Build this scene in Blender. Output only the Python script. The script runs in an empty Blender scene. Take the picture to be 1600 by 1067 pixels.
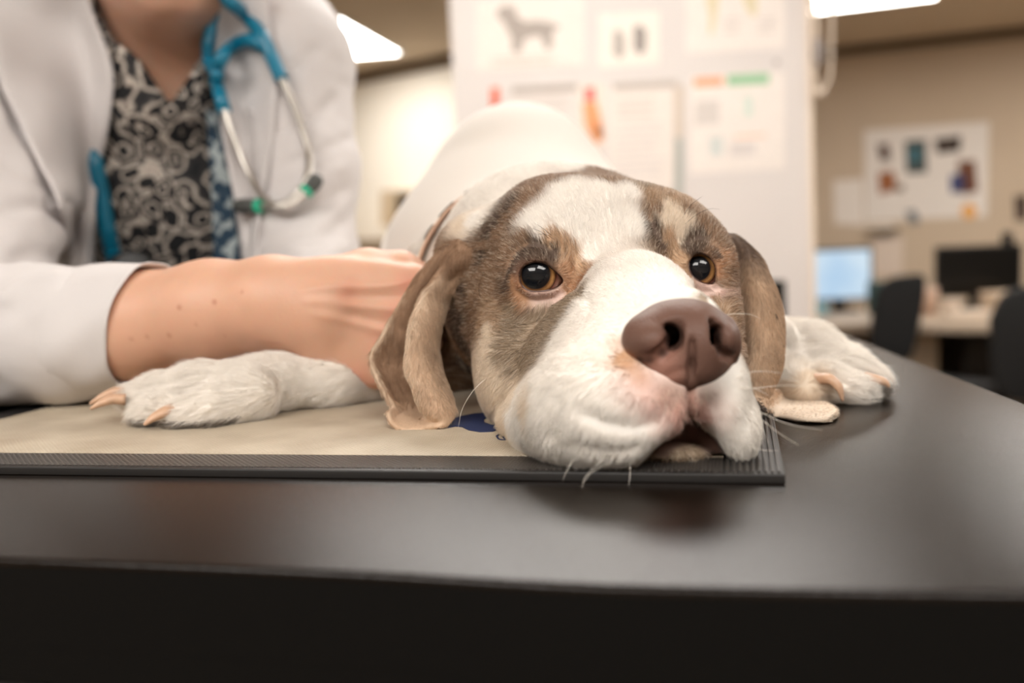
import bpy, bmesh, math, random
import numpy as np
from mathutils import Vector, Matrix, Euler, noise
from mathutils.bvhtree import BVHTree

# ------------------------------------------------------------------ camera, light, exposure
S = bpy.context.scene
C = S.collection
FPX, CAMH = 1556.0, 0.0964
cam = bpy.data.objects.new('camera', bpy.data.cameras.new('camera'))
C.objects.link(cam)
S.camera = cam
cam.data.sensor_width = 36.0
cam.data.lens = 36.0 * FPX / 1600
cam.location = (0, 0, CAMH)
RC = Matrix.Rotation(math.radians(90 - 5.6), 3, 'X') @ Matrix.Rotation(math.radians(-2.5), 3, 'Z')
cam.rotation_euler = RC.to_euler()
cam.data.clip_start = 0.02
cam.data.dof.use_dof = True
cam.data.dof.focus_distance = 0.470
cam.data.dof.aperture_fstop = 4.5

S.view_settings.view_transform = 'Standard'
S.view_settings.look = 'None'
S.view_settings.gamma = 1.0
S.view_settings.use_curve_mapping = False
S.view_settings.exposure = 0.0
S.cycles.use_denoising = True
S.cycles.max_bounces = 8
S.cycles.caustics_reflective = False
S.cycles.caustics_refractive = False

wd = bpy.data.worlds.new('world')
S.world = wd
wd.use_nodes = True
wd.node_tree.nodes['Background'].inputs[0].default_value = (1.0, 0.93, 0.84, 1)
wd.node_tree.nodes['Background'].inputs[1].default_value = 0.75
LAMP = 14.6            # emission of the ceiling light diffusers
LAMP_COL = (1.0, 0.957, 0.905)

_RN = np.array(RC)
CAMP = np.array([0, 0, CAMH])
def ray(px, py):
    return _RN @ np.array([(px - 800) / FPX, -(py - 533.5) / FPX, -1.0])
def W(px, py, d):            # a point of the photograph at distance d in front of the lens
    return CAMP + ray(px, py) * d
def T(px, py, z=0.0):        # a point of the photograph on the horizontal plane z
    r = ray(px, py)
    return CAMP + r * ((z - CAMH) / r[2])
def V(p): return Vector((float(p[0]), float(p[1]), float(p[2])))

# ------------------------------------------------------------------ materials
def lin(c):
    return tuple(((x / 255) / 12.92 if x / 255 <= 0.04045 else ((x / 255 + 0.055) / 1.055) ** 2.4) for x in c)
def mat(name, col, rough=0.6, metal=0.0, spec=0.5, noise_amt=0.0, noise_scale=40, bump=0.0, bump_scale=200, sss=0.0, coat=0.0, emit=0.0, attr=None, sheen=0.0):
    m = bpy.data.materials.new(name); m.use_nodes = True
    n, l = m.node_tree.nodes, m.node_tree.links
    b = n['Principled BSDF']
    c = lin(col) if max(col) > 1 else col
    b.inputs['Base Color'].default_value = (*c, 1)
    b.inputs['Roughness'].default_value = rough
    b.inputs['Metallic'].default_value = metal
    b.inputs['Specular IOR Level'].default_value = spec
    b.inputs['Coat Weight'].default_value = coat
    b.inputs['Sheen Weight'].default_value = sheen
    if sss:
        b.inputs['Subsurface Weight'].default_value = sss
        b.inputs['Subsurface Radius'].default_value = (1.0, 0.35, 0.2)
        b.inputs['Subsurface Scale'].default_value = 0.006
    if emit:
        b.inputs['Emission Color'].default_value = (*c, 1)
        b.inputs['Emission Strength'].default_value = emit
    tc = n.new('ShaderNodeTexCoord')
    src = None
    if attr:
        a = n.new('ShaderNodeAttribute'); a.attribute_name = attr
        src = a.outputs['Color']
        l.new(src, b.inputs['Base Color'])
    if noise_amt:
        t = n.new('ShaderNodeTexNoise'); t.inputs['Scale'].default_value = noise_scale; t.inputs['Detail'].default_value = 6
        l.new(tc.outputs['Object'], t.inputs['Vector'])
        mr = n.new('ShaderNodeMapRange'); mr.inputs['From Min'].default_value = 0.3; mr.inputs['From Max'].default_value = 0.7
        mr.inputs['To Min'].default_value = 1 - noise_amt; mr.inputs['To Max'].default_value = 1 + noise_amt
        l.new(t.outputs['Fac'], mr.inputs['Value'])
        mx = n.new('ShaderNodeVectorMath'); mx.operation = 'MULTIPLY'
        if src: l.new(src, mx.inputs[0])
        else: mx.inputs[0].default_value = c
        l.new(mr.outputs[0], mx.inputs[1]); l.new(mx.outputs[0], b.inputs['Base Color'])
    if bump:
        t = n.new('ShaderNodeTexNoise'); t.inputs['Scale'].default_value = bump_scale; t.inputs['Detail'].default_value = 5
        l.new(tc.outputs['Object'], t.inputs['Vector'])
        bp = n.new('ShaderNodeBump'); bp.inputs['Strength'].default_value = bump; bp.inputs['Distance'].default_value = 0.002
        l.new(t.outputs['Fac'], bp.inputs['Height']); l.new(bp.outputs[0], b.inputs['Normal'])
    return m

# ------------------------------------------------------------------ object helpers
def tag(o, label=None, cat=None, group=None, kind=None):
    for k, v in (('label', label), ('category', cat), ('group', group), ('kind', kind)):
        if v: o[k] = v
    return o
def link(name, me, m=None, parent=None, smooth=True):
    o = bpy.data.objects.new(name, me); C.objects.link(o)
    if m: me.materials.append(m)
    if smooth and hasattr(me, 'shade_smooth'): me.shade_smooth()
    if parent: o.parent = parent
    return o
def empty(name, loc=(0, 0, 0)):
    o = bpy.data.objects.new(name, None); C.objects.link(o); o.location = V(loc); o.empty_display_size = 0.05
    return o
def rebase(o, root):        # keep world coordinates of a child while its thing stands elsewhere
    o.parent = root
    o.matrix_parent_inverse = Matrix.Translation(root.location).inverted()
    return o
def mesh(name, vs, fs, m=None, parent=None, smooth=True):
    me = bpy.data.meshes.new(name)
    me.from_pydata([tuple(map(float, v)) for v in vs], [], [tuple(f) for f in fs]); me.update()
    o = link(name, me, m, None, smooth)
    if parent: rebase(o, parent)
    return o
def bm_obj(name, bm, m=None, parent=None, smooth=True, auto=True):
    bmesh.ops.recalc_face_normals(bm, faces=bm.faces)
    me = bpy.data.meshes.new(name); bm.to_mesh(me); bm.free()
    o = link(name, me, m, None, False)
    if smooth:
        me.shade_smooth()
        if auto:
            try: me.set_sharp_from_angle(angle=math.radians(40))
            except Exception: pass
    if parent: rebase(o, parent)
    return o
def box_bm(bm, M, size, bevel=0.0, seg=2):
    r = bmesh.ops.create_cube(bm, size=1.0)
    vs = r['verts']
    bmesh.ops.scale(bm, vec=size, verts=vs)
    if bevel:
        es = list({e for v in vs for e in v.link_edges})
        rb = bmesh.ops.bevel(bm, geom=es, offset=bevel, segments=seg, profile=0.5, affect='EDGES')
        vs = list({v for f in rb['faces'] for v in f.verts} | {v for v in vs if v.is_valid})
    bmesh.ops.transform(bm, matrix=M, verts=vs)
    return vs
def box(name, center, size, m, parent=None, bevel=0.0, rot=None):
    bm = bmesh.new()
    M = Matrix.Translation(V(center)) @ (rot.to_4x4() if rot else Matrix.Identity(4))
    box_bm(bm, M, size, bevel)
    return bm_obj(name, bm, m, parent)
def spline(pts, n):         # Catmull-Rom through pts
    P = np.array(pts, float)
    P = np.vstack([2 * P[0] - P[1], P, 2 * P[-1] - P[-2]])
    m = len(P) - 3
    out = []
    for t in np.linspace(0, m, n):
        i = min(int(t), m - 1); u = t - i
        a, b, c, d = P[i], P[i + 1], P[i + 2], P[i + 3]
        out.append(0.5 * ((2 * b) + (c - a) * u + (2 * a - 5 * b + 4 * c - d) * u * u + (3 * b - a - 3 * c + d) * u ** 3))
    return np.array(out)
def tube_data(pts, rad, seg=10, flat=1.0):
    P = np.array(pts, float); n = len(P)
    R = np.full(n, rad) if np.isscalar(rad) else np.interp(np.linspace(0, 1, n), np.linspace(0, 1, len(rad)), rad)
    vs, fs = [], []
    up = np.array([0.13, 0.2, 1.0])
    for i in range(n):
        t = P[min(i + 1, n - 1)] - P[max(i - 1, 0)]; t /= np.linalg.norm(t) + 1e-12
        s = np.cross(t, up); s /= np.linalg.norm(s) + 1e-12; u = np.cross(s, t); up = u
        for k in range(seg):
            a = 2 * math.pi * k / seg
            vs.append(P[i] + R[i] * (math.cos(a) * s + flat * math.sin(a) * u))
    for i in range(n - 1):
        for k in range(seg):
            a, b = i * seg + k, i * seg + (k + 1) % seg
            fs.append((a, b, b + seg, a + seg))
    fs.append(tuple(range(seg))[::-1]); fs.append(tuple((n - 1) * seg + k for k in range(seg)))
    return vs, fs
def tube(name, pts, rad, m, parent=None, n=None, seg=12, flat=1.0):
    P = spline(pts, n or len(pts) * 8)
    vs, fs = tube_data(P, rad, seg, flat)
    return mesh(name, vs, fs, m, parent)
def lathe(name, base, axis, prof, m, parent=None, seg=24):      # prof: (radius, height) pairs along axis
    a = np.array(axis, float); a /= np.linalg.norm(a)
    s = np.cross(a, [0.3, 0.5, 0.8]); s /= np.linalg.norm(s); u = np.cross(a, s)
    vs, fs = [], []
    for r, h in prof:
        for k in range(seg):
            t = 2 * math.pi * k / seg
            vs.append(np.array(base) + a * h + max(r, 1e-5) * (math.cos(t) * s + math.sin(t) * u))
    for i in range(len(prof) - 1):
        for k in range(seg):
            x, y = i * seg + k, i * seg + (k + 1) % seg
            fs.append((x, y, y + seg, x + seg))
    fs.append(tuple(range(seg))[::-1]); fs.append(tuple((len(prof) - 1) * seg + k for k in range(seg)))
    return mesh(name, vs, fs, m, parent)
def sheet_grid(rows, nu, nv):      # rows of control points -> smooth grid of points
    R = [spline(r, nu) for r in rows]
    cols = [spline([R[i][j] for i in range(len(R))], nv) for j in range(nu)]
    return np.array(cols).transpose(1, 0, 2)       # nv x nu x 3
def sheet(name, rows, nu, nv, thick, m, parent=None, offset=0.0, sub=0):
    G = sheet_grid(rows, nu, nv)
    vs = G.reshape(-1, 3)
    fs = [(i * nu + j, i * nu + j + 1, (i + 1) * nu + j + 1, (i + 1) * nu + j) for i in range(nv - 1) for j in range(nu - 1)]
    return thicken(name, vs, fs, thick, m, parent)
def thicken(name, vs, fs, thick, m, parent=None):
    vs = np.array(vs, float)
    N = np.zeros_like(vs)
    F = np.array(fs)
    fn = np.cross(vs[F[:, 1]] - vs[F[:, 0]], vs[F[:, 2]] - vs[F[:, 0]]) + np.cross(vs[F[:, 2]] - vs[F[:, 0]], vs[F[:, 3]] - vs[F[:, 0]])
    for k in range(4): np.add.at(N, F[:, k], fn)
    N /= np.linalg.norm(N, axis=1)[:, None] + 1e-12
    n = len(vs)
    cnt = {}
    for f in fs:
        for a, b in zip(f, f[1:] + f[:1]): cnt[(a, b)] = 1
    edge = [(a, b) for (a, b) in cnt if (b, a) not in cnt]
    rim = np.ones(n)
    for a, b in edge: rim[a] = rim[b] = 0.45
    top = vs + N * thick / 2 * rim[:, None]; bot = vs - N * thick / 2 * rim[:, None]
    allv = np.vstack([top, bot])
    allf = [tuple(f) for f in fs] + [tuple(x + n for x in f[::-1]) for f in fs] + [(b, a, a + n, b + n) for a, b in edge]
    return mesh(name, allv, allf, m, parent)

# ------------------------------------------------------------------ implicit surfaces
def axis_grid(segs):        # segs: (start, end, step) ...
    out = []
    for a, b, h in segs:
        n = max(1, round((b - a) / h)); out.append(np.linspace(a, b, n, endpoint=False))
    out.append([segs[-1][1]])
    return np.concatenate(out).astype(np.float32)
class SDF:
    def __init__(s, xs, ys, zs):
        s.a = (xs, ys, zs)
        s.F = np.full((len(xs), len(ys), len(zs)), 0.06, np.float32)
    def sl(s, lo, hi):
        return tuple(slice(max(0, int(np.searchsorted(g, l)) - 1), int(np.searchsorted(g, h)) + 1) for g, l, h in zip(s.a, lo, hi))
    def pts(s, sl):
        return np.meshgrid(*[g[q] for g, q in zip(s.a, sl)], indexing='ij', sparse=True)
    def comb(s, sl, d, k, op):
        F = s.F[sl]
        if F.size == 0: return
        if op == 'sub':
            h = np.maximum(k - np.abs(F + d), 0) / k
            s.F[sl] = np.maximum(F, -d) + h * h * k / 4
        else:
            h = np.maximum(k - np.abs(F - d), 0) / k
            s.F[sl] = np.minimum(F, d) - h * h * k / 4
    def ell(s, c, r, R=None, k=0.01, op='add'):
        c = np.array(c, float); r = np.array(r, float)
        R = np.eye(3) if R is None else np.array(R)      # columns: local axes
        e = np.sqrt(((R * r) ** 2).sum(1)) + k + 0.012
        sl = s.sl(c - e, c + e); X, Y, Z = s.pts(sl)
        x, y, z = X - c[0], Y - c[1], Z - c[2]
        k0 = k1 = 0
        for i in range(3):
            q = (x * R[0, i] + y * R[1, i] + z * R[2, i])
            k0 = k0 + (q / r[i]) ** 2; k1 = k1 + (q / r[i] ** 2) ** 2
        k0 = np.sqrt(k0); k1 = np.sqrt(k1) + 1e-6
        s.comb(sl, (k0 * (k0 - 1) / k1).astype(np.float32), k, op)
    def cap(s, a, b, ra, rb, k=0.01, op='add', sq=None):
        a = np.array(a, float); b = np.array(b, float); m = max(ra, rb) + k + 0.012
        sl = s.sl(np.minimum(a, b) - m, np.maximum(a, b) + m); X, Y, Z = s.pts(sl)
        v = b - a; L = v @ v + 1e-12
        t = np.clip(((X - a[0]) * v[0] + (Y - a[1]) * v[1] + (Z - a[2]) * v[2]) / L, 0, 1)
        d = np.sqrt((X - a[0] - t * v[0]) ** 2 + (Y - a[1] - t * v[1]) ** 2 + (Z - a[2] - t * v[2]) ** 2) - (ra + (rb - ra) * t)
        s.comb(sl, d.astype(np.float32), k, op)
    def chain(s, pts, rad, k=0.008, op='add'):
        for i in range(len(pts) - 1): s.cap(pts[i], pts[i + 1], rad[i], rad[i + 1], k, op)
    def floor(s, z0, k=0.003):     # nothing below z0(x)
        d = (np.asarray(z0)[:, None, None] - s.a[2][None, None, :]).astype(np.float32)
        h = np.maximum(k - np.abs(s.F - d), 0) / k
        s.F = np.maximum(s.F, d) + h * h * k / 4
    def mesh(s, smooth=2):
        F = s.F; ins = F < 0
        nx, ny, nz = F.shape
        c = np.zeros((nx - 1, ny - 1, nz - 1), np.int8)
        for dx in (0, 1):
            for dy in (0, 1):
                for dz in (0, 1):
                    c += ins[dx:nx - 1 + dx, dy:ny - 1 + dy, dz:nz - 1 + dz]
        act = (c > 0) & (c < 8)
        I = np.argwhere(act)
        idx = np.full(act.shape, -1, np.int64); idx[act] = np.arange(len(I))
        xs, ys, zs = s.a
        G = (xs, ys, zs)
        acc = np.zeros((len(I), 3)); cnt = np.zeros(len(I))
        for ax in range(3):
            o = [q for q in range(3) if q != ax]
            for u in (0, 1):
                for v in (0, 1):
                    A = I.copy(); A[:, o[0]] += u; A[:, o[1]] += v
                    B = A.copy(); B[:, ax] += 1
                    fa = F[A[:, 0], A[:, 1], A[:, 2]]; fb = F[B[:, 0], B[:, 1], B[:, 2]]
                    m = (fa < 0) != (fb < 0)
                    t = np.where(m, fa / np.where(m, fa - fb, 1), 0)
                    pa = np.stack([G[q][A[:, q]] for q in range(3)], 1).astype(float); pb = np.stack([G[q][B[:, q]] for q in range(3)], 1)
                    acc += np.where(m[:, None], pa + (pb - pa) * t[:, None], 0); cnt += m
        Vv = acc / cnt[:, None]
        quads = []
        for ax in range(3):
            o = [(ax + 1) % 3, (ax + 2) % 3]
            sa = [slice(None)] * 3; sb = [slice(None)] * 3
            sa[ax] = slice(0, -1); sb[ax] = slice(1, None)
            cr = ins[tuple(sa)] != ins[tuple(sb)]
            E = np.argwhere(cr)
            E = E[(E[:, o[0]] > 0) & (E[:, o[1]] > 0) & (E[:, o[0]] < F.shape[o[0]] - 1) & (E[:, o[1]] < F.shape[o[1]] - 1)]
            q = []
            for u, v in ((-1, -1), (0, -1), (0, 0), (-1, 0)):
                D = E.copy(); D[:, o[0]] += u; D[:, o[1]] += v
                q.append(idx[D[:, 0], D[:, 1], D[:, 2]])
            q = np.stack(q, 1)
            fl = ~ins[E[:, 0], E[:, 1], E[:, 2]]
            q[fl] = q[fl][:, ::-1]
            quads.append(q)
        Q = np.vstack(quads); Q = Q[(Q >= 0).all(1)]
        for _ in range(smooth):
            A = np.zeros_like(Vv); n = np.zeros(len(Vv))
            for a in range(4):
                b = (a + 1) % 4
                np.add.at(A, Q[:, a], Vv[Q[:, b]]); np.add.at(n, Q[:, a], 1)
                np.add.at(A, Q[:, b], Vv[Q[:, a]]); np.add.at(n, Q[:, b], 1)
            Vv = Vv * 0.5 + 0.5 * A / np.maximum(n, 1)[:, None]
        return Vv, Q
def np_mesh(name, Vv, Q, m=None, parent=None, col=None):
    me = bpy.data.meshes.new(name)
    me.vertices.add(len(Vv)); me.vertices.foreach_set('co', Vv.astype(np.float32).ravel())
    me.loops.add(len(Q) * 4); me.loops.foreach_set('vertex_index', Q.astype(np.int32).ravel())
    me.polygons.add(len(Q)); me.polygons.foreach_set('loop_start', np.arange(0, len(Q) * 4, 4, dtype=np.int32))
    me.update(calc_edges=True); me.validate()
    o = link(name, me, m)
    if col is not None: set_col(me, col)
    if parent: rebase(o, parent)
    return o
def set_col(me, col):
    a = me.attributes.new('coat', 'FLOAT_COLOR', 'POINT')
    c = np.ones((len(col), 4), np.float32); c[:, :3] = col
    a.data.foreach_set('color', c.ravel())
def vnormals(Vv, Q):
    fn = np.cross(Vv[Q[:, 2]] - Vv[Q[:, 0]], Vv[Q[:, 3]] - Vv[Q[:, 1]])
    N = np.zeros_like(Vv)
    for k in range(4): np.add.at(N, Q[:, k], fn)
    return N / (np.linalg.norm(N, axis=1)[:, None] + 1e-12)
def bvh_of(Vv, Q):
    return BVHTree.FromPolygons([tuple(v) for v in Vv.tolist()], [tuple(q) for q in Q.tolist()])
def hit(bvh, px, py):
    r = Vector(ray(px, py)).normalized()
    h = bvh.ray_cast(Vector(CAMP), r)
    return None if h[0] is None else np.array(h[0])

# cheap vectorised value noise
_rs = np.random.RandomState(7)
_NT = _rs.rand(32, 32, 32).astype(np.float32)
def vnoise(P, sc):
    q = np.asarray(P) * sc; i = np.floor(q).astype(int); f = q - i; f = f * f * (3 - 2 * f)
    i &= 31; j = (i + 1) & 31
    r = 0
    for a in (0, 1):
        for b in (0, 1):
            for c in (0, 1):
                w = (f[:, 0] if a else 1 - f[:, 0]) * (f[:, 1] if b else 1 - f[:, 1]) * (f[:, 2] if c else 1 - f[:, 2])
                r = r + w * _NT[(j if a else i)[:, 0], (j if b else i)[:, 1], (j if c else i)[:, 2]]
    return r * 2 - 1
# ------------------------------------------------------------------ the room
ZF, ZC = -1.05, 1.28
m_ceil = mat('ceiling_paint', (222, 205, 182), 0.9, noise_amt=0.02, noise_scale=3)
m_wallL = mat('cream_paint', (250, 243, 230), 0.85, noise_amt=0.02, noise_scale=4)
m_wallR = mat('tan_paint', (206, 186, 162), 0.85, noise_amt=0.03, noise_scale=3)
m_floor = mat('vinyl_floor', (120, 105, 88), 0.45, noise_amt=0.08, noise_scale=6)
m_trim = mat('ceiling_trim_paint', (120, 104, 84), 0.7)
m_part = mat('partition_paint', (212, 205, 201), 0.7, noise_amt=0.015, noise_scale=5)
def struct(o): o['kind'] = 'structure'; return o
def quadwall(name, a, b, z0, z1, m, th=0.1):
    a = np.array(a[:2], float); b = np.array(b[:2], float)
    d = b - a; L = np.linalg.norm(d); d /= L; n = np.array([-d[1], d[0]])
    c = (a + b) / 2 + n * th / 2
    rot = Matrix.Rotation(math.atan2(d[1], d[0]), 3, 'Z')
    return struct(box(name, (c[0], c[1], (z0 + z1) / 2), (L, th, z1 - z0), m, rot=rot))
struct(box('floor', (0.5, 3, ZF - 0.05), (12, 14, 0.1), m_floor))
struct(box('ceiling', (0.5, 3, ZC + 0.05), (12, 14, 0.1), m_ceil))
wl0, wl1 = T(553, 115, ZC)[:2], T(715, 82, ZC)[:2]
wr0, wr1 = T(1300, 75, ZC)[:2], T(1600, 42, ZC)[:2]
dl = (wl1 - wl0) / np.linalg.norm(wl1 - wl0); dr = (wr1 - wr0) / np.linalg.norm(wr1 - wr0)
WL = (wl0 - dl * 6.0, wl0 + dl * 1.7)
WR = (wr0 - dr * 2.2, wr0 + dr * 5.0)
quadwall('wall_back_left', WL[0], WL[1], ZF, ZC, m_wallL)
quadwall('wall_back_right', WR[0], WR[1], ZF, ZC, m_wallR)
quadwall('wall_left', (-5.4, -4), (-5.4, 10), ZF, ZC, m_wallL)
quadwall('wall_right', (6.4, 10), (6.4, -4), ZF, ZC, m_wallR)
quadwall('wall_front', (6.4, -3.9), (-5.4, -3.9), ZF, ZC, m_wallL)
def railbox(name, A, d, s0, s1, z0, z1, th, m, off=0.0):
    n = np.array([-d[1], d[0]])
    c = A + d * (s0 + s1) / 2 - n * (th / 2 + off)
    rot = Matrix.Rotation(math.atan2(d[1], d[0]), 3, 'Z')
    return box(name, (c[0], c[1], (z0 + z1) / 2), (s1 - s0, th, z1 - z0), m, rot=rot, bevel=0.004)
struct(railbox('trim_1', wl0, dl, -5, 1.7, ZC - 0.075, ZC - 0.001, 0.03, m_trim))
struct(railbox('trim_2', wr0, dr, -2, 5, ZC - 0.06, ZC - 0.001, 0.03, m_trim))

# partition in the middle of the room, papered with charts
pa, pb = W(714, 250, 2.85), W(1264, 250, 2.72)
quadwall('wall_partition', pa, pb, ZF, ZC, m_part, th=0.04)
PD = (pb - pa)[:2] / np.linalg.norm((pb - pa)[:2]); PN = np.array([PD[1], -PD[0]])

# ceiling lights
m_diff = mat('light_diffuser', (1.0, 0.93, 0.84), 0.5)
_b = m_diff.node_tree.nodes['Principled BSDF']
_b.inputs['Emission Color'].default_value = (*LAMP_COL, 1); _b.inputs['Emission Strength'].default_value = LAMP
m_lframe = mat('light_frame_metal', (225, 220, 212), 0.5)
def ceiling_light(c, size, rz, label):
    r = empty('ceiling_light', (c[0], c[1], ZC))
    tag(r, label, 'light')
    rot = Matrix.Rotation(rz, 3, 'Z')
    w, h = size
    box('diffuser', (c[0], c[1], ZC - 0.012), (w, h, 0.012), m_diff, r, rot=rot)
    for sx, sy, a, b in ((0, 1, w + 0.05, 0.025), (0, -1, w + 0.05, 0.025), (1, 0, 0.025, h), (-1, 0, 0.025, h)):
        off = rot @ Vector((sx * (w / 2 + 0.0125), sy * (h / 2 + 0.0125), 0))
        box('frame_rail', (c[0] + off.x, c[1] + off.y, ZC - 0.011), (a, b, 0.021), m_lframe, r, rot=rot, bevel=0.002)
    return r
def light_px(c4, label):        # a panel given by two corners of its long side, and width
    return c4
RZ = math.atan2(dr[1], dr[0])
cl = (T(500, 57, ZC) + T(612, 57, ZC)) / 2
ceiling_light((-0.99, 5.70), (0.60, 0.98), math.radians(-12), 'bright white ceiling light panel showing beside the shoulder of the white coat')
ceiling_light(T(1352, -12, ZC), (0.66, 0.5), RZ, 'bright ceiling light panel at the top of the picture above the desks')
for x, y, w, h, lab in ((0.5, -0.80, 1.2, 0.6, 'ceiling light panel over the near side of the table'),
                        (-3.6, 0.9, 1.2, 0.6, 'ceiling light panel left of the standing person'),
                        (2.0, 1.2, 1.2, 0.6, 'ceiling light panel right of the examination table'),
                        (0.1, 1.9, 1.2, 0.6, 'unseen ceiling light panel added to brighten the papered partition'),  # out of view, put here to brighten the partition
                        (-1.3, 3.1, 1.2, 0.6, 'ceiling light panel in front of the cream back wall'),
                        (-1.1, -0.9, 1.2, 0.9, 'unseen ceiling light panel added as fill behind the camera on the side of the person'),  # unseen fill, added to light the dog and paw from the camera side
                        (2.3, 3.2, 1.2, 0.6, 'unseen ceiling light panel added to brighten the tan wall behind the office desks'),  # out of view, added because the tan wall was too dark
                        (3.6, 4.6, 1.2, 0.6, 'ceiling light panel above the right end of the desks')):
    ceiling_light((x, y), (w, h), RZ, lab)
# ------------------------------------------------------------------ examination table
m_top = mat('black_brown_laminate', (22, 16, 12), 0.22, spec=0.22, noise_amt=0.12, noise_scale=25, bump=0.12, bump_scale=900)
m_edge = mat('black_edge_band', (9, 8, 7), 0.6, spec=0.15)
m_steel = mat('painted_steel', (52, 50, 48), 0.4, metal=0.6)
fr = [T(x, y)[:2] for x, y in ((0, 872), (300, 883), (600, 896), (900, 913), (1200, 921), (1600, 926))]
d0 = fr[0] - fr[1]; d0 /= np.linalg.norm(d0); d1 = fr[-1] - fr[-2]; d1 /= np.linalg.norm(d1)
fr = [fr[0] + d0 * 0.30] + fr
rA, rB = T(1272, 503)[:2], T(1600, 630)[:2]
rd = (rB - rA) / np.linalg.norm(rB - rA)
# corner front right: where the right edge meets the front edge
A = np.array([[rd[0], -d1[0]], [rd[1], -d1[1]]]); s_, t_ = np.linalg.solve(A, fr[-1] - rB)
cor = rB + rd * s_
far_l = rA + np.array([-0.98, 0.02]) * 0.98
near_l = fr[0]
outline = list(spline(fr, 30)) + [cor, rA, far_l]
table = empty('examination_table', (0, 0.6, ZF)); tag(table, 'black-brown laminate examination table the dog lies on', 'table')
def slab(name, pts, z0, z1, m, parent, bev=0.003):
    bm = bmesh.new()
    vs = [bm.verts.new((p[0], p[1], z0)) for p in pts]
    f = bm.faces.new(vs); r = bmesh.ops.extrude_face_region(bm, geom=[f])
    for v in r['geom']:
        if isinstance(v, bmesh.types.BMVert): v.co.z = z1
    bmesh.ops.recalc_face_normals(bm, faces=bm.faces)
    es = [e for e in bm.edges if all(abs(v.co.z - z1) < 1e-6 for v in e.verts)]
    if bev: bmesh.ops.bevel(bm, geom=es, offset=bev, segments=3, profile=0.5, affect='EDGES')
    return bm_obj(name, bm, m, parent)
slab('tabletop', outline, -0.0028, 0, m_top, table, 0.0020)
slab('core', outline, -0.030, -0.0029, m_edge, table, 0.0)
cen = np.mean(outline, axis=0)
slab('edge_band', [cen + (p - cen) * 0.999 for p in outline], -0.0425, -0.0301, m_edge, table, 0.0)
def inset(k): return [cen + (np.array(p) - cen) * k for p in (near_l, cor, rA, far_l)]
q = inset(0.80)
for i in range(4):
    box('leg', (q[i][0], q[i][1], (ZF - 0.10) / 2 + 0.0), (0.05, 0.05, -0.10 - ZF - 0.006), m_steel, table, bevel=0.004)
for i in range(4):
    a, b = np.array(q[i]), np.array(q[(i + 1) % 4]); dd = b - a; L = np.linalg.norm(dd)
    rot = Matrix.Rotation(math.atan2(dd[1], dd[0]), 3, 'Z'); c = (a + b) / 2
    box('apron', (c[0], c[1], -0.074), (L - 0.03, 0.025, 0.062), m_steel, table, rot=rot, bevel=0.002)

# ------------------------------------------------------------------ rubber-backed mat
FRc = T(1227, 757)[:2]; FRb = T(1208, 656)[:2]; FL = T(0, 742)[:2]
mx = (FRc - FL) / np.linalg.norm(FRc - FL); my = (FRb - FRc) / np.linalg.norm(FRb - FRc)
ML = 0.475; MW = 0.37
def MP(u, v): return FRc - mx * u + my * v         # u from the right edge, v from the front edge
matt = empty('counter_mat', (*MP(0.2, 0.1), 0)); tag(matt, 'beige printed mat with a ribbed black rubber border under the dog', 'mat')
m_rub = mat('black_rubber', (30, 28, 27), 0.42)
MH = 0.004
slab('rubber_base', [MP(0, 0), MP(0, MW), MP(ML, MW), MP(ML, 0)][::-1], 0.0004, MH, m_rub, matt, 0.0006)
# beige woven surface
m_bei = mat('beige_mat_surface', (186, 172, 152), 0.55)
n, l = m_bei.node_tree.nodes, m_bei.node_tree.links
def weave(m, rz, sc, strength, dist):
    n, l = m.node_tree.nodes, m.node_tree.links
    b = n['Principled BSDF']; tc = n.new('ShaderNodeTexCoord'); hs = []
    for a in (45, -45):
        mp = n.new('ShaderNodeMapping'); mp.inputs['Rotation'].default_value = (0, 0, rz + math.radians(a))
        l.new(tc.outputs['Object'], mp.inputs['Vector'])
        w = n.new('ShaderNodeTexWave'); w.inputs['Scale'].default_value = sc; w.bands_direction = 'X'
        l.new(mp.outputs[0], w.inputs['Vector']); hs.append(w.outputs['Fac'])
    mm = n.new('ShaderNodeMath'); mm.operation = 'MULTIPLY'; l.new(hs[0], mm.inputs[0]); l.new(hs[1], mm.inputs[1])
    bp = n.new('ShaderNodeBump'); bp.inputs['Strength'].default_value = strength; bp.inputs['Distance'].default_value = dist
    l.new(mm.outputs[0], bp.inputs['Height']); l.new(bp.outputs[0], b.inputs['Normal'])
    return mm
mrz = math.atan2(mx[1], mx[0])
mm = weave(m_bei, -mrz, 180, 0.7, 0.0006)
t = n.new('ShaderNodeTexNoise'); t.inputs['Scale'].default_value = 22; t.inputs['Detail'].default_value = 5
r_ = n.new('ShaderNodeValToRGB'); r_.color_ramp.elements[0].position = 0.3; r_.color_ramp.elements[1].position = 0.75
r_.color_ramp.elements[0].color = (*lin((170, 155, 134)), 1); r_.color_ramp.elements[1].color = (*lin((206, 194, 174)), 1)
l.new(n.new('ShaderNodeTexCoord').outputs['Object'], t.inputs['Vector']); l.new(t.outputs['Fac'], r_.inputs[0])
l.new(r_.outputs[0], n['Principled BSDF'].inputs['Base Color'])
bord, bside = 0.028, 0.0235
bo = slab('printed_surface', [MP(bside, bord), MP(bside, MW - bord), MP(ML - bside, MW - bord), MP(ML - bside, bord)][::-1], MH - 0.001, MH + 0.0006, m_bei, matt, 0.0002)
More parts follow.
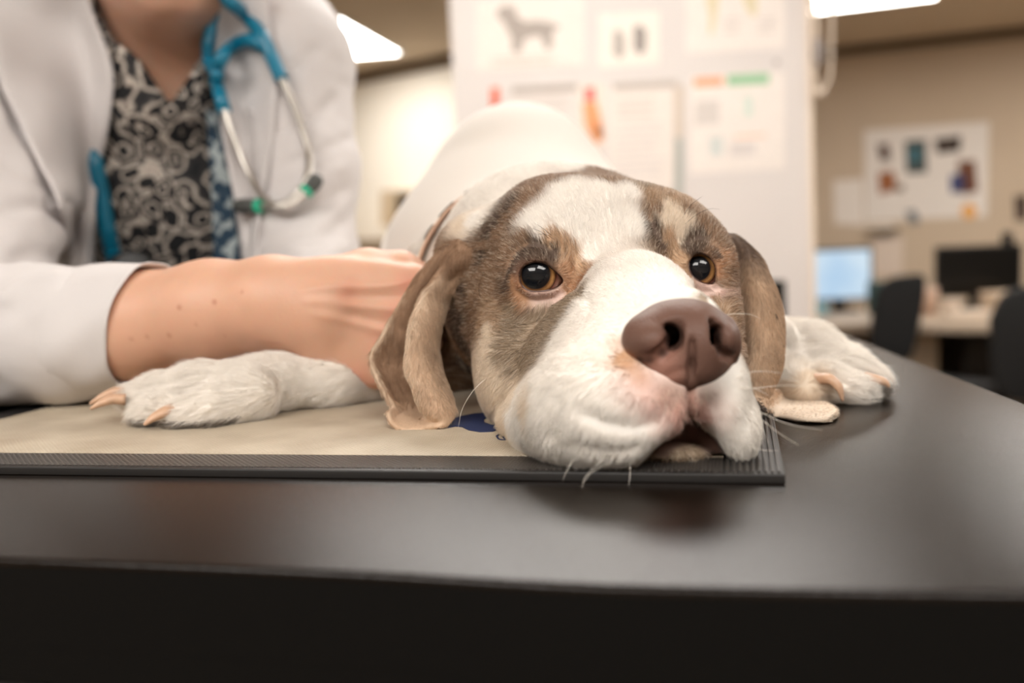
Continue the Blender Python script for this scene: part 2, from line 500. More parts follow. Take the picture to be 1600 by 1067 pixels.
# hatched front border strip
m_hat = mat('hatched_rubber', (54, 49, 45), 0.33)
weave(m_hat, -mrz, 150, 1.0, 0.0012)
slab('hatched_strip', [MP(bside, 0.003), MP(bside, bord - 0.0006), MP(ML - 0.004, bord - 0.0006), MP(ML - 0.004, 0.003)][::-1], MH - 0.001, MH + 0.0004, m_hat, matt, 0.0002)
m_rib = mat('ribbed_rubber', (40, 37, 34), 0.36)
for k in range(9):
    u = 0.0022 + k * 0.00245
    slab('rib', [MP(u - 0.0007, 0.0015), MP(u - 0.0007, MW - 0.003), MP(u + 0.0007, MW - 0.003), MP(u + 0.0007, 0.0015)][::-1], MH - 0.0005, MH + 0.0009, m_rib, matt, 0.0004)
# blue print
m_blue = mat('blue_print', (28, 44, 84), 0.6)
def flat_px(name, pts, z, m, parent, th=0.00025):
    P = [T(x, y, z)[:2] for x, y in pts]
    return slab(name, P, z - th, z + th, m, parent, 0)
zt = MH + 0.0008
P = [(700, 668), (706, 655), (722, 650), (742, 646), (762, 645), (766, 651), (756, 655), (757, 660), (768, 664), (786, 664), (784, 670), (770, 674), (750, 675), (732, 672), (722, 667), (712, 666)]
flat_px('print_figure', P, zt, m_blue, matt)
ring = [T(x, y, zt) for x, y in ((776, 681), (783, 677), (794, 680), (799, 685), (790, 687), (780, 686), (776, 681))]
tube('print_ring', ring, 0.0005, m_blue, matt, n=30, seg=6, flat=0.5)
tube('print_ring', [T(x, y, zt) for x, y in ((786, 682), (791, 681), (793, 684), (788, 685), (786, 682))], 0.0004, m_blue, matt, n=20, seg=6, flat=0.5)
# ------------------------------------------------------------------ the dog
O_ = W(968, 424, 0.492)
mdir = np.array([0.16, -0.987, 0.0]); mdir /= np.linalg.norm(mdir)
sdir = np.array([-mdir[1], mdir[0], 0.0])           # to the dog's left (right in the picture)
RH = np.stack([sdir, mdir, [0, 0, 1.0]], 1)         # head axes: side, forward, up
def tilt(side=0, fwd=0, up=0):                      # RH turned by small angles (degrees) about its axes
    a = Matrix.Rotation(math.radians(side), 3, 'X') @ Matrix.Rotation(math.radians(fwd), 3, 'Y') @ Matrix.Rotation(math.radians(up), 3, 'Z')
    return RH @ np.array(a)

xs = axis_grid([(-0.30, -0.02, 0.0020), (-0.02, 0.155, 0.00095), (0.155, 0.26, 0.0020)])
ys = axis_grid([(0.355, 0.53, 0.00095), (0.53, 0.66, 0.0018), (0.66, 1.24, 0.006)])
zs = axis_grid([(-0.004, 0.150, 0.0010), (0.150, 0.30, 0.006)])
D = SDF(xs, ys, zs)
# trunk
D.ell(W(812, 340, 0.925), (0.085, 0.105, 0.105), tilt(0, 0, 0), 0.03)
D.ell(W(800, 425, 0.91), (0.108, 0.13, 0.080), RH, 0.04)
D.chain([W(880, 480, 1.0), T(960, 498, 0.016), T(1060, 505, 0.012)], [0.022, 0.012, 0.006], 0.01)
D.ell(W(752, 440, 0.82), (0.073, 0.13, 0.072), RH, 0.04)
D.ell(W(706, 440, 0.86), (0.052, 0.08, 0.075), RH, 0.04)
D.ell(W(870, 420, 0.82), (0.095, 0.13, 0.085), RH, 0.05)
D.ell(W(800, 330, 0.90), (0.065, 0.10, 0.055), RH, 0.05)
D.ell(W(1000, 465, 0.88), (0.07, 0.11, 0.07), RH, 0.03)
# haunches and folded hind legs beside the rump
D.ell(W(1010, 455, 0.94), (0.05, 0.085, 0.075), RH, 0.03)
D.chain([T(1010, 520, 0.03), T(1010, 545, 0.022), T(1000, 565, 0.02)], [0.028, 0.022, 0.018], 0.01)
# shoulders, chest
D.ell(W(880, 460, 0.70), (0.095, 0.09, 0.062), RH, 0.03)
D.ell(W(760, 470, 0.70), (0.062, 0.07, 0.058), RH, 0.03)
# neck
D.ell(W(830, 405, 0.64), (0.058, 0.06, 0.056), RH, 0.02)
D.ell(W(890, 380, 0.62), (0.062, 0.065, 0.046), RH, 0.02)
D.ell(W(900, 500, 0.60), (0.070, 0.06, 0.045), RH, 0.03)
# skull
D.ell(W(940, 400, 0.560), (0.054, 0.058, 0.042), RH, 0.018)
D.ell(W(862, 410, 0.545), (0.040, 0.050, 0.046), RH, 0.018)
D.ell(W(772, 408, 0.568), (0.034, 0.040, 0.029), tilt(0, 18), 0.012)
D.ell(W(765, 470, 0.575), (0.026, 0.040, 0.040), RH, 0.012)
D.ell(W(1045, 405, 0.550), (0.028, 0.045, 0.034), RH, 0.015)
D.ell(W(935, 375, 0.525), (0.050, 0.030, 0.030), tilt(25), 0.014)
D.ell(W(870, 384, 0.506), (0.022, 0.017, 0.014), RH, 0.014)
D.ell(W(1052, 368, 0.520), (0.015, 0.016, 0.015), RH, 0.012)
D.ell(W(1088, 392, 0.520), (0.013, 0.014, 0.012), RH, 0.010)
# cheeks
D.ell(W(822, 500, 0.540), (0.029, 0.046, 0.040), RH, 0.016)
D.ell(W(822, 590, 0.520), (0.026, 0.042, 0.031), RH, 0.014)
D.ell(W(1092, 480, 0.540), (0.014, 0.045, 0.040), RH, 0.014)
D.ell(W(1098, 570, 0.520), (0.014, 0.045, 0.032), RH, 0.014)
D.ell(W(960, 600, 0.53), (0.055, 0.05, 0.036), RH, 0.02)
# muzzle
D.chain([W(965, 445, 0.500), W(1000, 478, 0.460), W(1056, 520, 0.418)], [0.0235, 0.0205, 0.0185], 0.014)
D.ell(W(985, 550, 0.455), (0.038, 0.052, 0.034), RH, 0.012)
D.ell(W(1058, 568, 0.425), (0.0235, 0.036, 0.0255), RH, 0.012)
D.ell(W(930, 590, 0.468), (0.034, 0.045, 0.034), RH, 0.012)
# flews: hanging lips, resting on the mat
D.ell(W(958, 628, 0.420), (0.034, 0.034, 0.0290), tilt(0, 6), 0.010)
D.ell(W(902, 648, 0.438), (0.029, 0.040, 0.0230), RH, 0.010)
D.ell(W(850, 662, 0.457), (0.017, 0.026, 0.0170), RH, 0.008)
D.ell(W(806, 660, 0.480), (0.0080, 0.016, 0.0085), RH, 0.005)
D.ell(W(1012, 652, 0.408), (0.021, 0.021, 0.0205), tilt(0, -16), 0.008)
D.ell(W(1114, 622, 0.422), (0.0130, 0.026, 0.0225), tilt(0, 4), 0.008)
D.ell(W(1138, 668, 0.422), (0.0105, 0.022, 0.0165), tilt(0, 10), 0.007)
# philtrum
D.cap(W(1078, 600, 0.402), W(1080, 672, 0.405), 0.0016, 0.0022, 0.004, 'sub')
# left foreleg of the picture
D.chain([W(800, 520, 0.69), W(640, 580, 0.645), W(520, 596, 0.60), W(430, 599, 0.585), W(385, 609, 0.573)], [0.045, 0.028, 0.0145, 0.0145, 0.0155], 0.010)
D.chain([W(400, 602, 0.576), W(320, 610, 0.575), W(255, 618, 0.576), W(212, 620, 0.574)], [0.0150, 0.0155, 0.0125, 0.0085], 0.006)
D.chain([W(390, 600, 0.60), W(300, 602, 0.605), W(235, 609, 0.60)], [0.012, 0.0115, 0.008], 0.006)
D.chain([W(395, 617, 0.562), W(330, 641, 0.549), W(292, 649, 0.546)], [0.0145, 0.0125, 0.0105], 0.004)
D.ell(W(245, 644, 0.556), (0.013, 0.012, 0.0085), RH, 0.004)
# right foreleg of the picture
D.chain([W(1090, 540, 0.66), W(1180, 562, 0.620), W(1262, 562, 0.590), W(1326, 586, 0.572), W(1362, 596, 0.566)], [0.040, 0.030, 0.0205, 0.0135, 0.0090], 0.007)
D.chain([W(1225, 584, 0.590), W(1285, 600, 0.562), W(1340, 609, 0.553)], [0.018, 0.0120, 0.0085], 0.004)
D.chain([W(1215, 590, 0.580), W(1262, 606, 0.556)], [0.0165, 0.0100], 0.004)
D.chain([W(1240, 548, 0.63), W(1320, 572, 0.60), W(1360, 586, 0.59)], [0.020, 0.012, 0.008], 0.006)
def poly_sd(a2, b2, P2):
    dist = np.full(len(a2), 9.0); ins = np.zeros(len(a2), bool)
    for i in range(len(P2)):
        A, B = P2[i], P2[(i + 1) % len(P2)]; e_ = B - A
        t_ = np.clip(((a2 - A[0]) * e_[0] + (b2 - A[1]) * e_[1]) / (e_ @ e_ + 1e-15), 0, 1)
        dist = np.minimum(dist, np.hypot(a2 - A[0] - t_ * e_[0], b2 - A[1] - t_ * e_[1]))
        cr = (A[1] > b2) != (B[1] > b2)
        with np.errstate(divide='ignore', invalid='ignore'):
            xc = A[0] + (b2 - A[1]) / (B[1] - A[1] + 1e-15) * (B[0] - A[0])
        ins ^= cr & (a2 < xc)
    return np.where(ins, -dist, dist)
# the arch of the mouth between the hanging lips: a recess, with the chin set back in it
mc = W(1080, 705, 0.414); max_ = CAMP - mc; max_ /= np.linalg.norm(max_)
mu = np.cross([0, 0, 1.0], max_); mu /= np.linalg.norm(mu); mv = np.cross(max_, mu)
MPo = np.array([W(x, y, 0.405) for x, y in ((1002, 744), (1010, 722), (1024, 702), (1042, 686), (1060, 676), (1079, 670), (1100, 675), (1116, 687), (1126, 706), (1130, 730), (1080, 748))])
e = 0.03; sl = D.sl(mc - e, mc + e); X, Y, Z = np.broadcast_arrays(*D.pts(sl))
p = np.stack([X - mc[0], Y - mc[1], Z - mc[2]], -1).reshape(-1, 3).astype(float)
sd = poly_sd(p @ mu, p @ mv, np.stack([(MPo - mc) @ mu, (MPo - mc) @ mv], 1))
D.comb(sl, np.maximum(sd, -(p @ max_)).reshape(X.shape).astype(np.float32), 0.007, 'sub')
D.ell(W(1056, 712, 0.4215), (0.0175, 0.0150, 0.0082), RH, 0.002)
D.ell(W(1066, 535, 0.398), (0.020, 0.014, 0.014), RH, 0.002, 'sub')
# nostril cavities continue into the muzzle
D.cap(W(1040, 532, 0.385), W(1043, 524, 0.420), 0.0075, 0.0045, 0.002, 'sub')
D.cap(W(1122, 535, 0.385), W(1117, 524, 0.420), 0.0070, 0.0045, 0.002, 'sub')

# eyes
EYE = {}
def pil(pts, c, ax):        # outline points of the lids -> 2-D coordinates around the eye's axis
    u = np.cross([0, 0, 1.0], ax); u /= np.linalg.norm(u); v = np.cross(ax, u)
    return u, v
def eye(key, c, r, outline, dsurf, lid, k=0.010):
    c = np.array(c); ax = CAMP - c; ax /= np.linalg.norm(ax)
    u, v = pil(outline, c, ax)
    poly = []
    for px, py in outline:                       # where the sight line meets the eyeball (or its tangent plane)
        d = ray(px, py); d /= np.linalg.norm(d); oc = CAMP - c
        b = d @ oc; disc = b * b - (oc @ oc - (r + 0.0006) ** 2)
        t_ = -b - math.sqrt(max(disc, 0)); poly.append(CAMP + d * t_)
    poly = np.array(poly)
    P2 = np.stack([(poly - c) @ u, (poly - c) @ v], 1)
    P2 = spline(np.vstack([P2, P2[:1]]), 48)[:-1]
    D.ell(c, (lid, lid, lid), None, k)
    e = r + 0.012; sl = D.sl(c - e, c + e); X, Y, Z = D.pts(sl)
    X, Y, Z = np.broadcast_arrays(X, Y, Z)
    p = np.stack([X - c[0], Y - c[1], Z - c[2]], -1).reshape(-1, 3).astype(float)
    a2 = p @ u; b2 = p @ v; w = p @ ax
    sd = poly_sd(a2, b2, P2)
    d3 = np.maximum(sd, -w).reshape(X.shape).astype(np.float32)     # prism in front of the eye's centre
    D.comb(sl, d3, 0.0012, 'sub')
    z2 = np.sqrt(np.maximum((r + 0.0002) ** 2 - (P2 ** 2).sum(1), 1e-8))
    rim = c + P2[:, :1] * u + P2[:, 1:] * v + z2[:, None] * ax
    EYE[key] = dict(c=c, r=r, rim=rim, ax=ax, u=u, v=v)
OL = [(811, 432), (817, 417), (834, 409), (851, 411), (864, 420), (875, 430), (880, 440), (869, 450), (851, 455), (829, 455), (816, 447)]
OR = [(1076, 410), (1083, 399), (1095, 396), (1108, 401), (1117, 413), (1119, 426), (1116, 442), (1100, 443), (1084, 434), (1077, 422)]
eye('l', W(842, 432, 0.500), 0.0128, OL, 0.486, 0.0141, 0.013)
eye('r', W(1094, 422, 0.512), 0.0118, OR, 0.500, 0.0130, 0.012)
D.floor(0.0012 + 0.0037 * np.clip((0.150 - xs) / 0.02, 0, 1))
DV, DQ = D.mesh(2)
del D

def seglines(P):
    return list(zip(P[:-1], P[1:]))
def poly_dist(X, P):        # distance of points X to polyline P, and position along it
    best = np.full(len(X), 9.0); tt = np.zeros(len(X)); n = len(P) - 1
    for i in range(n):
        e = P[i + 1] - P[i]; t = np.clip(((X - P[i]) @ e) / (e @ e + 1e-15), 0, 1)
        d = np.linalg.norm(X - P[i] - t[:, None] * e, axis=1)
        m = d < best; best[m] = d[m]; tt[m] = (i + t[m]) / n
    return best, tt
def on_skin(bvh, pts):
    out = []
    for p in pts:
        h = hit(bvh, *p)
        if h is not None: out.append(h)
    return np.array(out)
STROKES = [   # (points in the photograph, width m, displacement m along the normal)
    ([(1080, 596), (1080, 625), (1079, 655)], 0.0016, -0.0030),
    ([(1078, 655), (1075, 672)], 0.004, -0.005),
    ([(905, 640), (950, 662), (1000, 668), (1040, 655)], 0.0045, -0.0016),
    ([(960, 600), (1000, 625), (1035, 628)], 0.004, 0.0010),
    ([(870, 610), (860, 650), (862, 690)], 0.005, -0.0014),
    ([(800, 560), (812, 600), (800, 640)], 0.004, -0.0015),
    ([(900, 690), (960, 700), (1010, 690)], 0.003, -0.0012),
    ([(786, 440), (800, 400), (830, 384), (862, 398), (885, 425)], 0.0025, -0.0014),
    ([(796, 418), (812, 400), (840, 394), (866, 404), (884, 425)], 0.0022, 0.0016),
    ([(800, 450), (830, 470), (866, 465), (890, 446)], 0.0025, -0.0016),
    ([(805, 480), (840, 488), (880, 478)], 0.003, 0.0010),
    ([(885, 440), (905, 455), (925, 480)], 0.003, -0.0012),
    ([(1074, 395), (1092, 384), (1112, 392), (1124, 410)], 0.002, 0.0013),
    ([(1070, 384), (1092, 372), (1116, 382)], 0.002, -0.0013),
    ([(1080, 448), (1105, 456), (1124, 446)], 0.0025, -0.0013),
    ([(1010, 300), (1015, 340), (1035, 385)], 0.004, -0.0016),
    ([(335, 618), (300, 625), (266, 640)], 0.0028, -0.0032), ([(300, 590), (250, 600), (205, 614)], 0.003, -0.002), ([(1250, 572), (1290, 584), (1322, 602)], 0.003, -0.0025), ([(1290, 560), (1330, 572), (1368, 590)], 0.003, -0.0015),
    ([(900, 300), (910, 350), (960, 400)], 0.007, -0.0012),
    ([(780, 340), (800, 380), (790, 420)], 0.005, -0.0015),
]
def sculpt(Vv, Q, strokes):
    for pts, w, amt in strokes:
        N = vnormals(Vv, Q); bvh_ = BV[0]
        P = on_skin(bvh_, pts)
        if len(P) < 2: continue
        P = spline(P, 24)
        lo, hi = P.min(0) - 3 * w, P.max(0) + 3 * w
        m = np.where(((Vv > lo) & (Vv < hi)).all(1))[0]
        d, t = poly_dist(Vv[m], P)
        fade = np.minimum(1, 5 * np.minimum(t + 0.08, 1.08 - t))
        Vv[m] += N[m] * (amt * np.exp(-(d / w) ** 2) * fade)[:, None]
BV = [bvh_of(DV, DQ)]
sculpt(DV, DQ, STROKES)
DN = vnormals(DV, DQ)
BVH_D = bvh_of(DV, DQ)
# ---- nose leather
Nn = SDF(axis_grid([(0.035, 0.105, 0.0006)]), axis_grid([(0.355, 0.44, 0.0006)]), axis_grid([(0.015, 0.085, 0.0006)]))
def WN(x, y, d): return W(x, y, d - 0.012)
Nn.ell(WN(1064, 522, 0.418), (0.0205, 0.018, 0.0145), tilt(-12), 0.006)
Nn.ell(WN(1086, 540, 0.412), (0.0135, 0.016, 0.0155), RH, 0.006)
Nn.ell(WN(1010, 532, 0.412), (0.0098, 0.0115, 0.0100), RH, 0.005)
Nn.ell(WN(1135, 534, 0.417), (0.0048, 0.0110, 0.0100), RH, 0.004)
Nn.ell(WN(1078, 575, 0.409), (0.0135, 0.010, 0.0090), RH, 0.005)
Nn.ell(WN(1045, 578, 0.413), (0.0110, 0.009, 0.0055), tilt(0, 14), 0.004)
Nn.ell(WN(1116, 578, 0.416), (0.0075, 0.009, 0.0060), tilt(0, -25), 0.004)
Nn.chain([WN(1056, 508, 0.401), WN(1046, 528, 0.402), WN(1030, 545, 0.401), WN(1004, 558, 0.401)], [0.0026, 0.0050, 0.0036, 0.0016], 0.003, 'sub')
Nn.cap(WN(1044, 527, 0.405), WN(1046, 522, 0.425), 0.0048, 0.004, 0.002, 'sub')
Nn.chain([WN(1112, 508, 0.402), WN(1117, 526, 0.402), WN(1124, 545, 0.403), WN(1136, 556, 0.406)], [0.0020, 0.0040, 0.0036, 0.0014], 0.003, 'sub')
Nn.cap(WN(1117, 527, 0.405), WN(1116, 522, 0.425), 0.0040, 0.003, 0.002, 'sub')
Nn.ell(WN(1019, 533, 0.4045), (0.0070, 0.0070, 0.0062), RH, 0.003)
Nn.ell(WN(1133, 529, 0.4085), (0.0042, 0.0065, 0.0060), RH, 0.002)
Nn.chain([WN(1050, 534, 0.400), WN(1034, 549, 0.400), WN(1014, 558, 0.400), WN(996, 562, 0.402)], [0.0030, 0.0024, 0.0018, 0.0012], 0.002, 'sub')
Nn.chain([WN(1113, 534, 0.400), WN(1119, 548, 0.402), WN(1136, 555, 0.405)], [0.0026, 0.0022, 0.0012], 0.002, 'sub')
Nn.chain([WN(1082, 535, 0.396), WN(1081, 570, 0.3985), WN(1080, 604, 0.401)], [0.0005, 0.0009, 0.0010], 0.0025, 'sub')
NV, NQ = Nn.mesh(1)
_o = BV[0]; BV[0] = bvh_of(NV, NQ)
sculpt(NV, NQ, [([(1081, 528), (1081, 550), (1081, 572), (1080, 592)], 0.0013, -0.0014), 
                ([(1040, 588), (1060, 580), (1078, 578)], 0.002, -0.0008), ([(985, 500), (978, 530), (988, 556)], 0.003, 0.0003)])
BV[0] = _o
# ------------------------------------------------------------------ coat colours, ears, eyes, fur
WHT, CRM, BRN, DRK, TAN, PNK, GIN, GRY, LBR = 'W', 'C', 'B', 'D', 'T', 'P', 'G', 'Y', 'L'
CC = {k: np.array(lin(c)) for k, c in dict(W=(246, 240, 232), C=(232, 216, 196), B=(146, 116, 92), D=(92, 74, 62), T=(202, 168, 136),
      P=(226, 198, 186), G=(182, 138, 104), Y=(158, 138, 116), L=(178, 148, 120)).items()}
SAMP = {
'W': [(885,358),(906,374),(924,400),(1045,640),(1040,660),(1045,625),(1115,640),(1118,660),(1108,620),(900,300),(950,300),(985,300),(860,330),(900,340),(950,345),(990,350),(835,345),(850,362),(940,390),(990,400),(930,420),(935,450),(980,440),(1030,430),(1040,450),
      (925,470),(960,490),(1000,460),(900,500),(880,520),(930,530),(960,550),(870,560),(900,580),(940,600),(850,610),(880,630),(920,650),(980,640),(1000,600),(960,590),
      (840,660),(880,690),(930,700),(980,705),(1010,690),(1165,600),(1150,620),(1170,660),(1160,690),(1140,700),(1148,590),(1155,640),(815,650),(800,660),(820,690),(1080,455),(1110,470),
      (700,350),(680,380),(650,350),(700,300),(760,250),(800,200),(850,200),(900,230),(930,250),(640,400),(720,300),(770,200),(780,300),(810,280),(740,345),(900,262),
      (1250,540),(1300,560),(1230,590),(1340,585),(300,590),(350,580),(400,580),(450,590),(260,620),(320,630),(360,630),(500,600),(1240,525),(880,300)],
'C': [(1045,330),(1055,335),(1050,345),(1062,356),(1040,352),(1064,368),(785,612),(808,605),(765,520),(755,560),(760,600),(775,590),(770,630),(800,620),(820,640),(745,590),(1225,600),(1260,600),(725,352),(1046,340),(1058,350),(1075,355)],
'B': [(700,400),(740,400),(760,380),(780,360),(790,340),(810,320),(830,300),(850,285),(870,275),(760,420),(780,420),(770,450),(750,440),(790,460),(800,400),(745,470),(740,500),(730,520),
      (700,440),(715,470),(720,430),(820,380),(690,400),(945,275),(930,268),(960,282),(1025,330),(1070,330),(1095,352),(1115,365),(1128,400),(1132,440),(1040,395),(1130,380),(1138,420),(728,560),(715,590),(700,540)],
'D': [(716,520),(722,560),(712,480),(795,435),(800,425),(792,450),(812,400),(835,385),(850,388),(862,398),(825,388),(1030,375),(1024,355),(1036,388),(1082,372),(1078,380),(1090,368),(755,400),(765,365),(800,320),(780,345),(720,450),(735,550),(722,500),(1082,392),(1125,400)],  # includes painted shade in the gap between left ear and cheek
'T': [(880,395),(895,410),(910,425),(870,380),(1042,376),(1052,382),(1055,395),(1070,400),(860,372),(1060,410),(973,558)],
'G': [(905,440),(895,450),(912,435),(800,440),(806,448),(1128,420),(1124,410),(890,420),(812,462),(1132,400)],
'P': [(1058,640),(1062,656),(1096,634),(1099,650),(842,461),(866,459),(1110,453),(1122,449)],
'Y': [(1048,716),(1066,712),(1086,716),(1076,720),(800,480),(820,500),(850,490),(880,480),(840,520),(810,530),(860,510),(800,510),(830,545),(890,470),(1100,465),(1118,475),(795,545),(815,560),(1010,292),(870,500)],
'L': [(1016,300),(1032,302),(1048,306),(1060,318),(1020,312),(1120,490),(1135,500),(1138,520),(1115,468),(1130,480),(770,480),(760,500),(780,500)],
}
_sp, _sc = [], []
for k, L in SAMP.items():
    for q in L:
        h = hit(BVH_D, *q)
        if h is not None: _sp.append(h); _sc.append(CC[k])
# whole body behind the head: white; flanks and back
for p in ((-0.05, .9, .1), (0.1, .9, .1), (0.02, 1.0, .2), (.02, .8, .2), (-.02, .7, .12), (.12, .8, .1), (.1, .66, .09), (0, 1.1, .1), (0.1, 1.1, .15), (.05, .62, .02), (-.1, .62, .03), (.12, .6, .03), (.06, .72, .12)):
    _sp.append(np.array(p)); _sc.append(CC['W'])
_sp, _sc = np.array(_sp), np.array(_sc)
def coat(X):
    out = np.zeros((len(X), 3))
    J = np.stack([vnoise(X, 160), vnoise(X + 5, 160), vnoise(X + 9, 160)], 1) * 0.0016 + np.stack([vnoise(X, 700), vnoise(X + 3, 700), vnoise(X + 7, 700)], 1) * 0.0008
    for i in range(0, len(X), 40000):
        x = X[i:i + 40000] + J[i:i + 40000]
        d2 = ((x[:, None, :] - _sp[None]) ** 2).sum(2) + 1e-6
        w = d2 ** -2.6
        out[i:i + 40000] = (w @ _sc) / w.sum(1)[:, None]
    # painted shade inside the nostrils, mouth recess, pads under the paws, dark lid rims
    def blend(m, c): out[:] = out * (1 - m[:, None]) + np.array(c)[None] * m[:, None]
    def ball(p, r, soft): return np.clip((r - np.linalg.norm(X - p, axis=1)) / soft, 0, 1)
    q_ = (X - W(1066, 535, 0.403)) @ RH / np.array([0.0200, 0.022, 0.0150]); blend(np.clip((1 - (q_ ** 2).sum(1)) * 6, 0, 1), lin((40, 26, 22)))
    back = (X[:, 1] > 0.64) & (X[:, 0] > -0.10); blend(np.clip((X[:, 1] - 0.64) / 0.04, 0, 1) * back * 0.8, lin((214, 206, 197)))
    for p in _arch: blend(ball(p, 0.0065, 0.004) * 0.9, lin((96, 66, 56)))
    for p in _phil: blend(ball(p, 0.0032, 0.003) * 0.8, lin((120, 78, 66)))
    for p in _pinkp: blend(ball(p, 0.015, 0.013) * 0.5, lin((208, 152, 136)))
    for p in _gin: blend(ball(p, 0.0065, 0.006) * 0.5, lin((196, 140, 98)))
    for p in _bru: blend(ball(p, 0.008, 0.007) * 0.5, lin((140, 104, 84)))
    for p in _lip: blend(ball(p, 0.005, 0.003) * 0.6, lin((196, 128, 92)))
    for e in EYE.values():
        d, _ = poly_dist(X, np.vstack([e['rim'], e['rim'][:1]]))
        blend(np.clip((0.0042 - d) / 0.0030, 0, 1) * 0.75, lin((120, 76, 54)))
        blend(np.clip((0.0018 - d) / 0.0014, 0, 1) * 0.9, lin((58, 38, 30)))
    pad = (X[:, 2] < 0.0095) & ((X[:, 0] < -0.15) | (X[:, 0] > 0.20))
    blend(pad * 0.85, lin((70, 56, 46)))
    return out
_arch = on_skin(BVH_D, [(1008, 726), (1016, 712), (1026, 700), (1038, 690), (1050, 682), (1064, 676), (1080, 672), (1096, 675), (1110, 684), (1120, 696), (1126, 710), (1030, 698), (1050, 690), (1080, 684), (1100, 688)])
_phil = on_skin(BVH_D, [(1080, y) for y in (606, 616, 626, 636, 646, 656, 664, 672)])
_gin = on_skin(BVH_D, [(966, 536), (970, 554), (982, 574), (1000, 588)]); _bru = on_skin(BVH_D, [(1040, 612), (1060, 612), (1098, 612)])
_pinkp = on_skin(BVH_D, [(1056, 640), (1100, 640), (1036, 622), (1000, 598)])
_lip = on_skin(BVH_D, [(805, 700), (815, 706), (828, 710), (842, 714), (856, 719), (868, 723)])
dog = empty('dog', (0.05, 0.62, 0)); tag(dog, 'white and brown hound lying with its chin on the mat', 'dog')
m_skin = mat('short_coat', (230, 225, 215), 0.75, attr='coat', sheen=0.1)
m_fur = mat('fur_hair', (230, 225, 215), 0.55, attr='coat', spec=0.25)
DC = coat(DV)
np_mesh('body', DV, DQ, m_skin, dog, col=DC)

# ---- nose
m_nose = mat('nose_leather', (124, 92, 80), 0.5, spec=0.25, sss=0.0)
n, l = m_nose.node_tree.nodes, m_nose.node_tree.links; b = n['Principled BSDF']
at = n.new('ShaderNodeAttribute'); at.attribute_name = 'coat'
vo = n.new('ShaderNodeTexVoronoi'); vo.inputs['Scale'].default_value = 900
l.new(n.new('ShaderNodeTexCoord').outputs['Object'], vo.inputs['Vector'])
bp = n.new('ShaderNodeBump'); bp.inputs['Strength'].default_value = 0.35; bp.inputs['Distance'].default_value = 0.0004; bp.invert = True
l.new(vo.outputs['Distance'], bp.inputs['Height']); l.new(bp.outputs[0], b.inputs['Normal']); l.new(at.outputs['Color'], b.inputs['Base Color'])
NNv = vnormals(NV, NQ)
nc = np.tile(np.array(lin((106, 78, 67))), (len(NV), 1))
def nblend(p, r, soft, c, a=1.0):
    m = np.clip((r - np.linalg.norm(NV - p, axis=1)) / soft, 0, 1)[:, None] * a
    nc[:] = nc * (1 - m) + np.array(lin(c)) * m
for y in (545, 565, 585, 600): nblend(WN(1040, y + 8, 0.402), 0.010, 0.008, (150, 108, 94), 0.7)
for q in ((985, 560), (1000, 578), (1020, 590)): nblend(WN(*q, 0.410), 0.006, 0.005, (180, 120, 84), 0.6)
for q in ((1040, 476), (1080, 474), (1120, 486)): nblend(WN(*q, 0.420), 0.010, 0.008, (108, 80, 70), 0.8)
for q, r in (((1048, 524), .0056), ((1050, 534), .0046), ((1034, 549), .0036), ((1015, 558), .0028), ((1000, 562), .0022), ((1113, 524), .0046), ((1113, 536), .0042), ((1121, 549), .0032), ((1134, 555), .0022)): nblend(WN(*q, 0.405), r, 0.0022, (34, 22, 19), 0.95)  # nostril holes painted dark, adding to their natural occlusion
nose = np_mesh('nose', NV, NQ, m_nose, dog, col=nc); nose['label'] = 'pinkish brown nose leather'

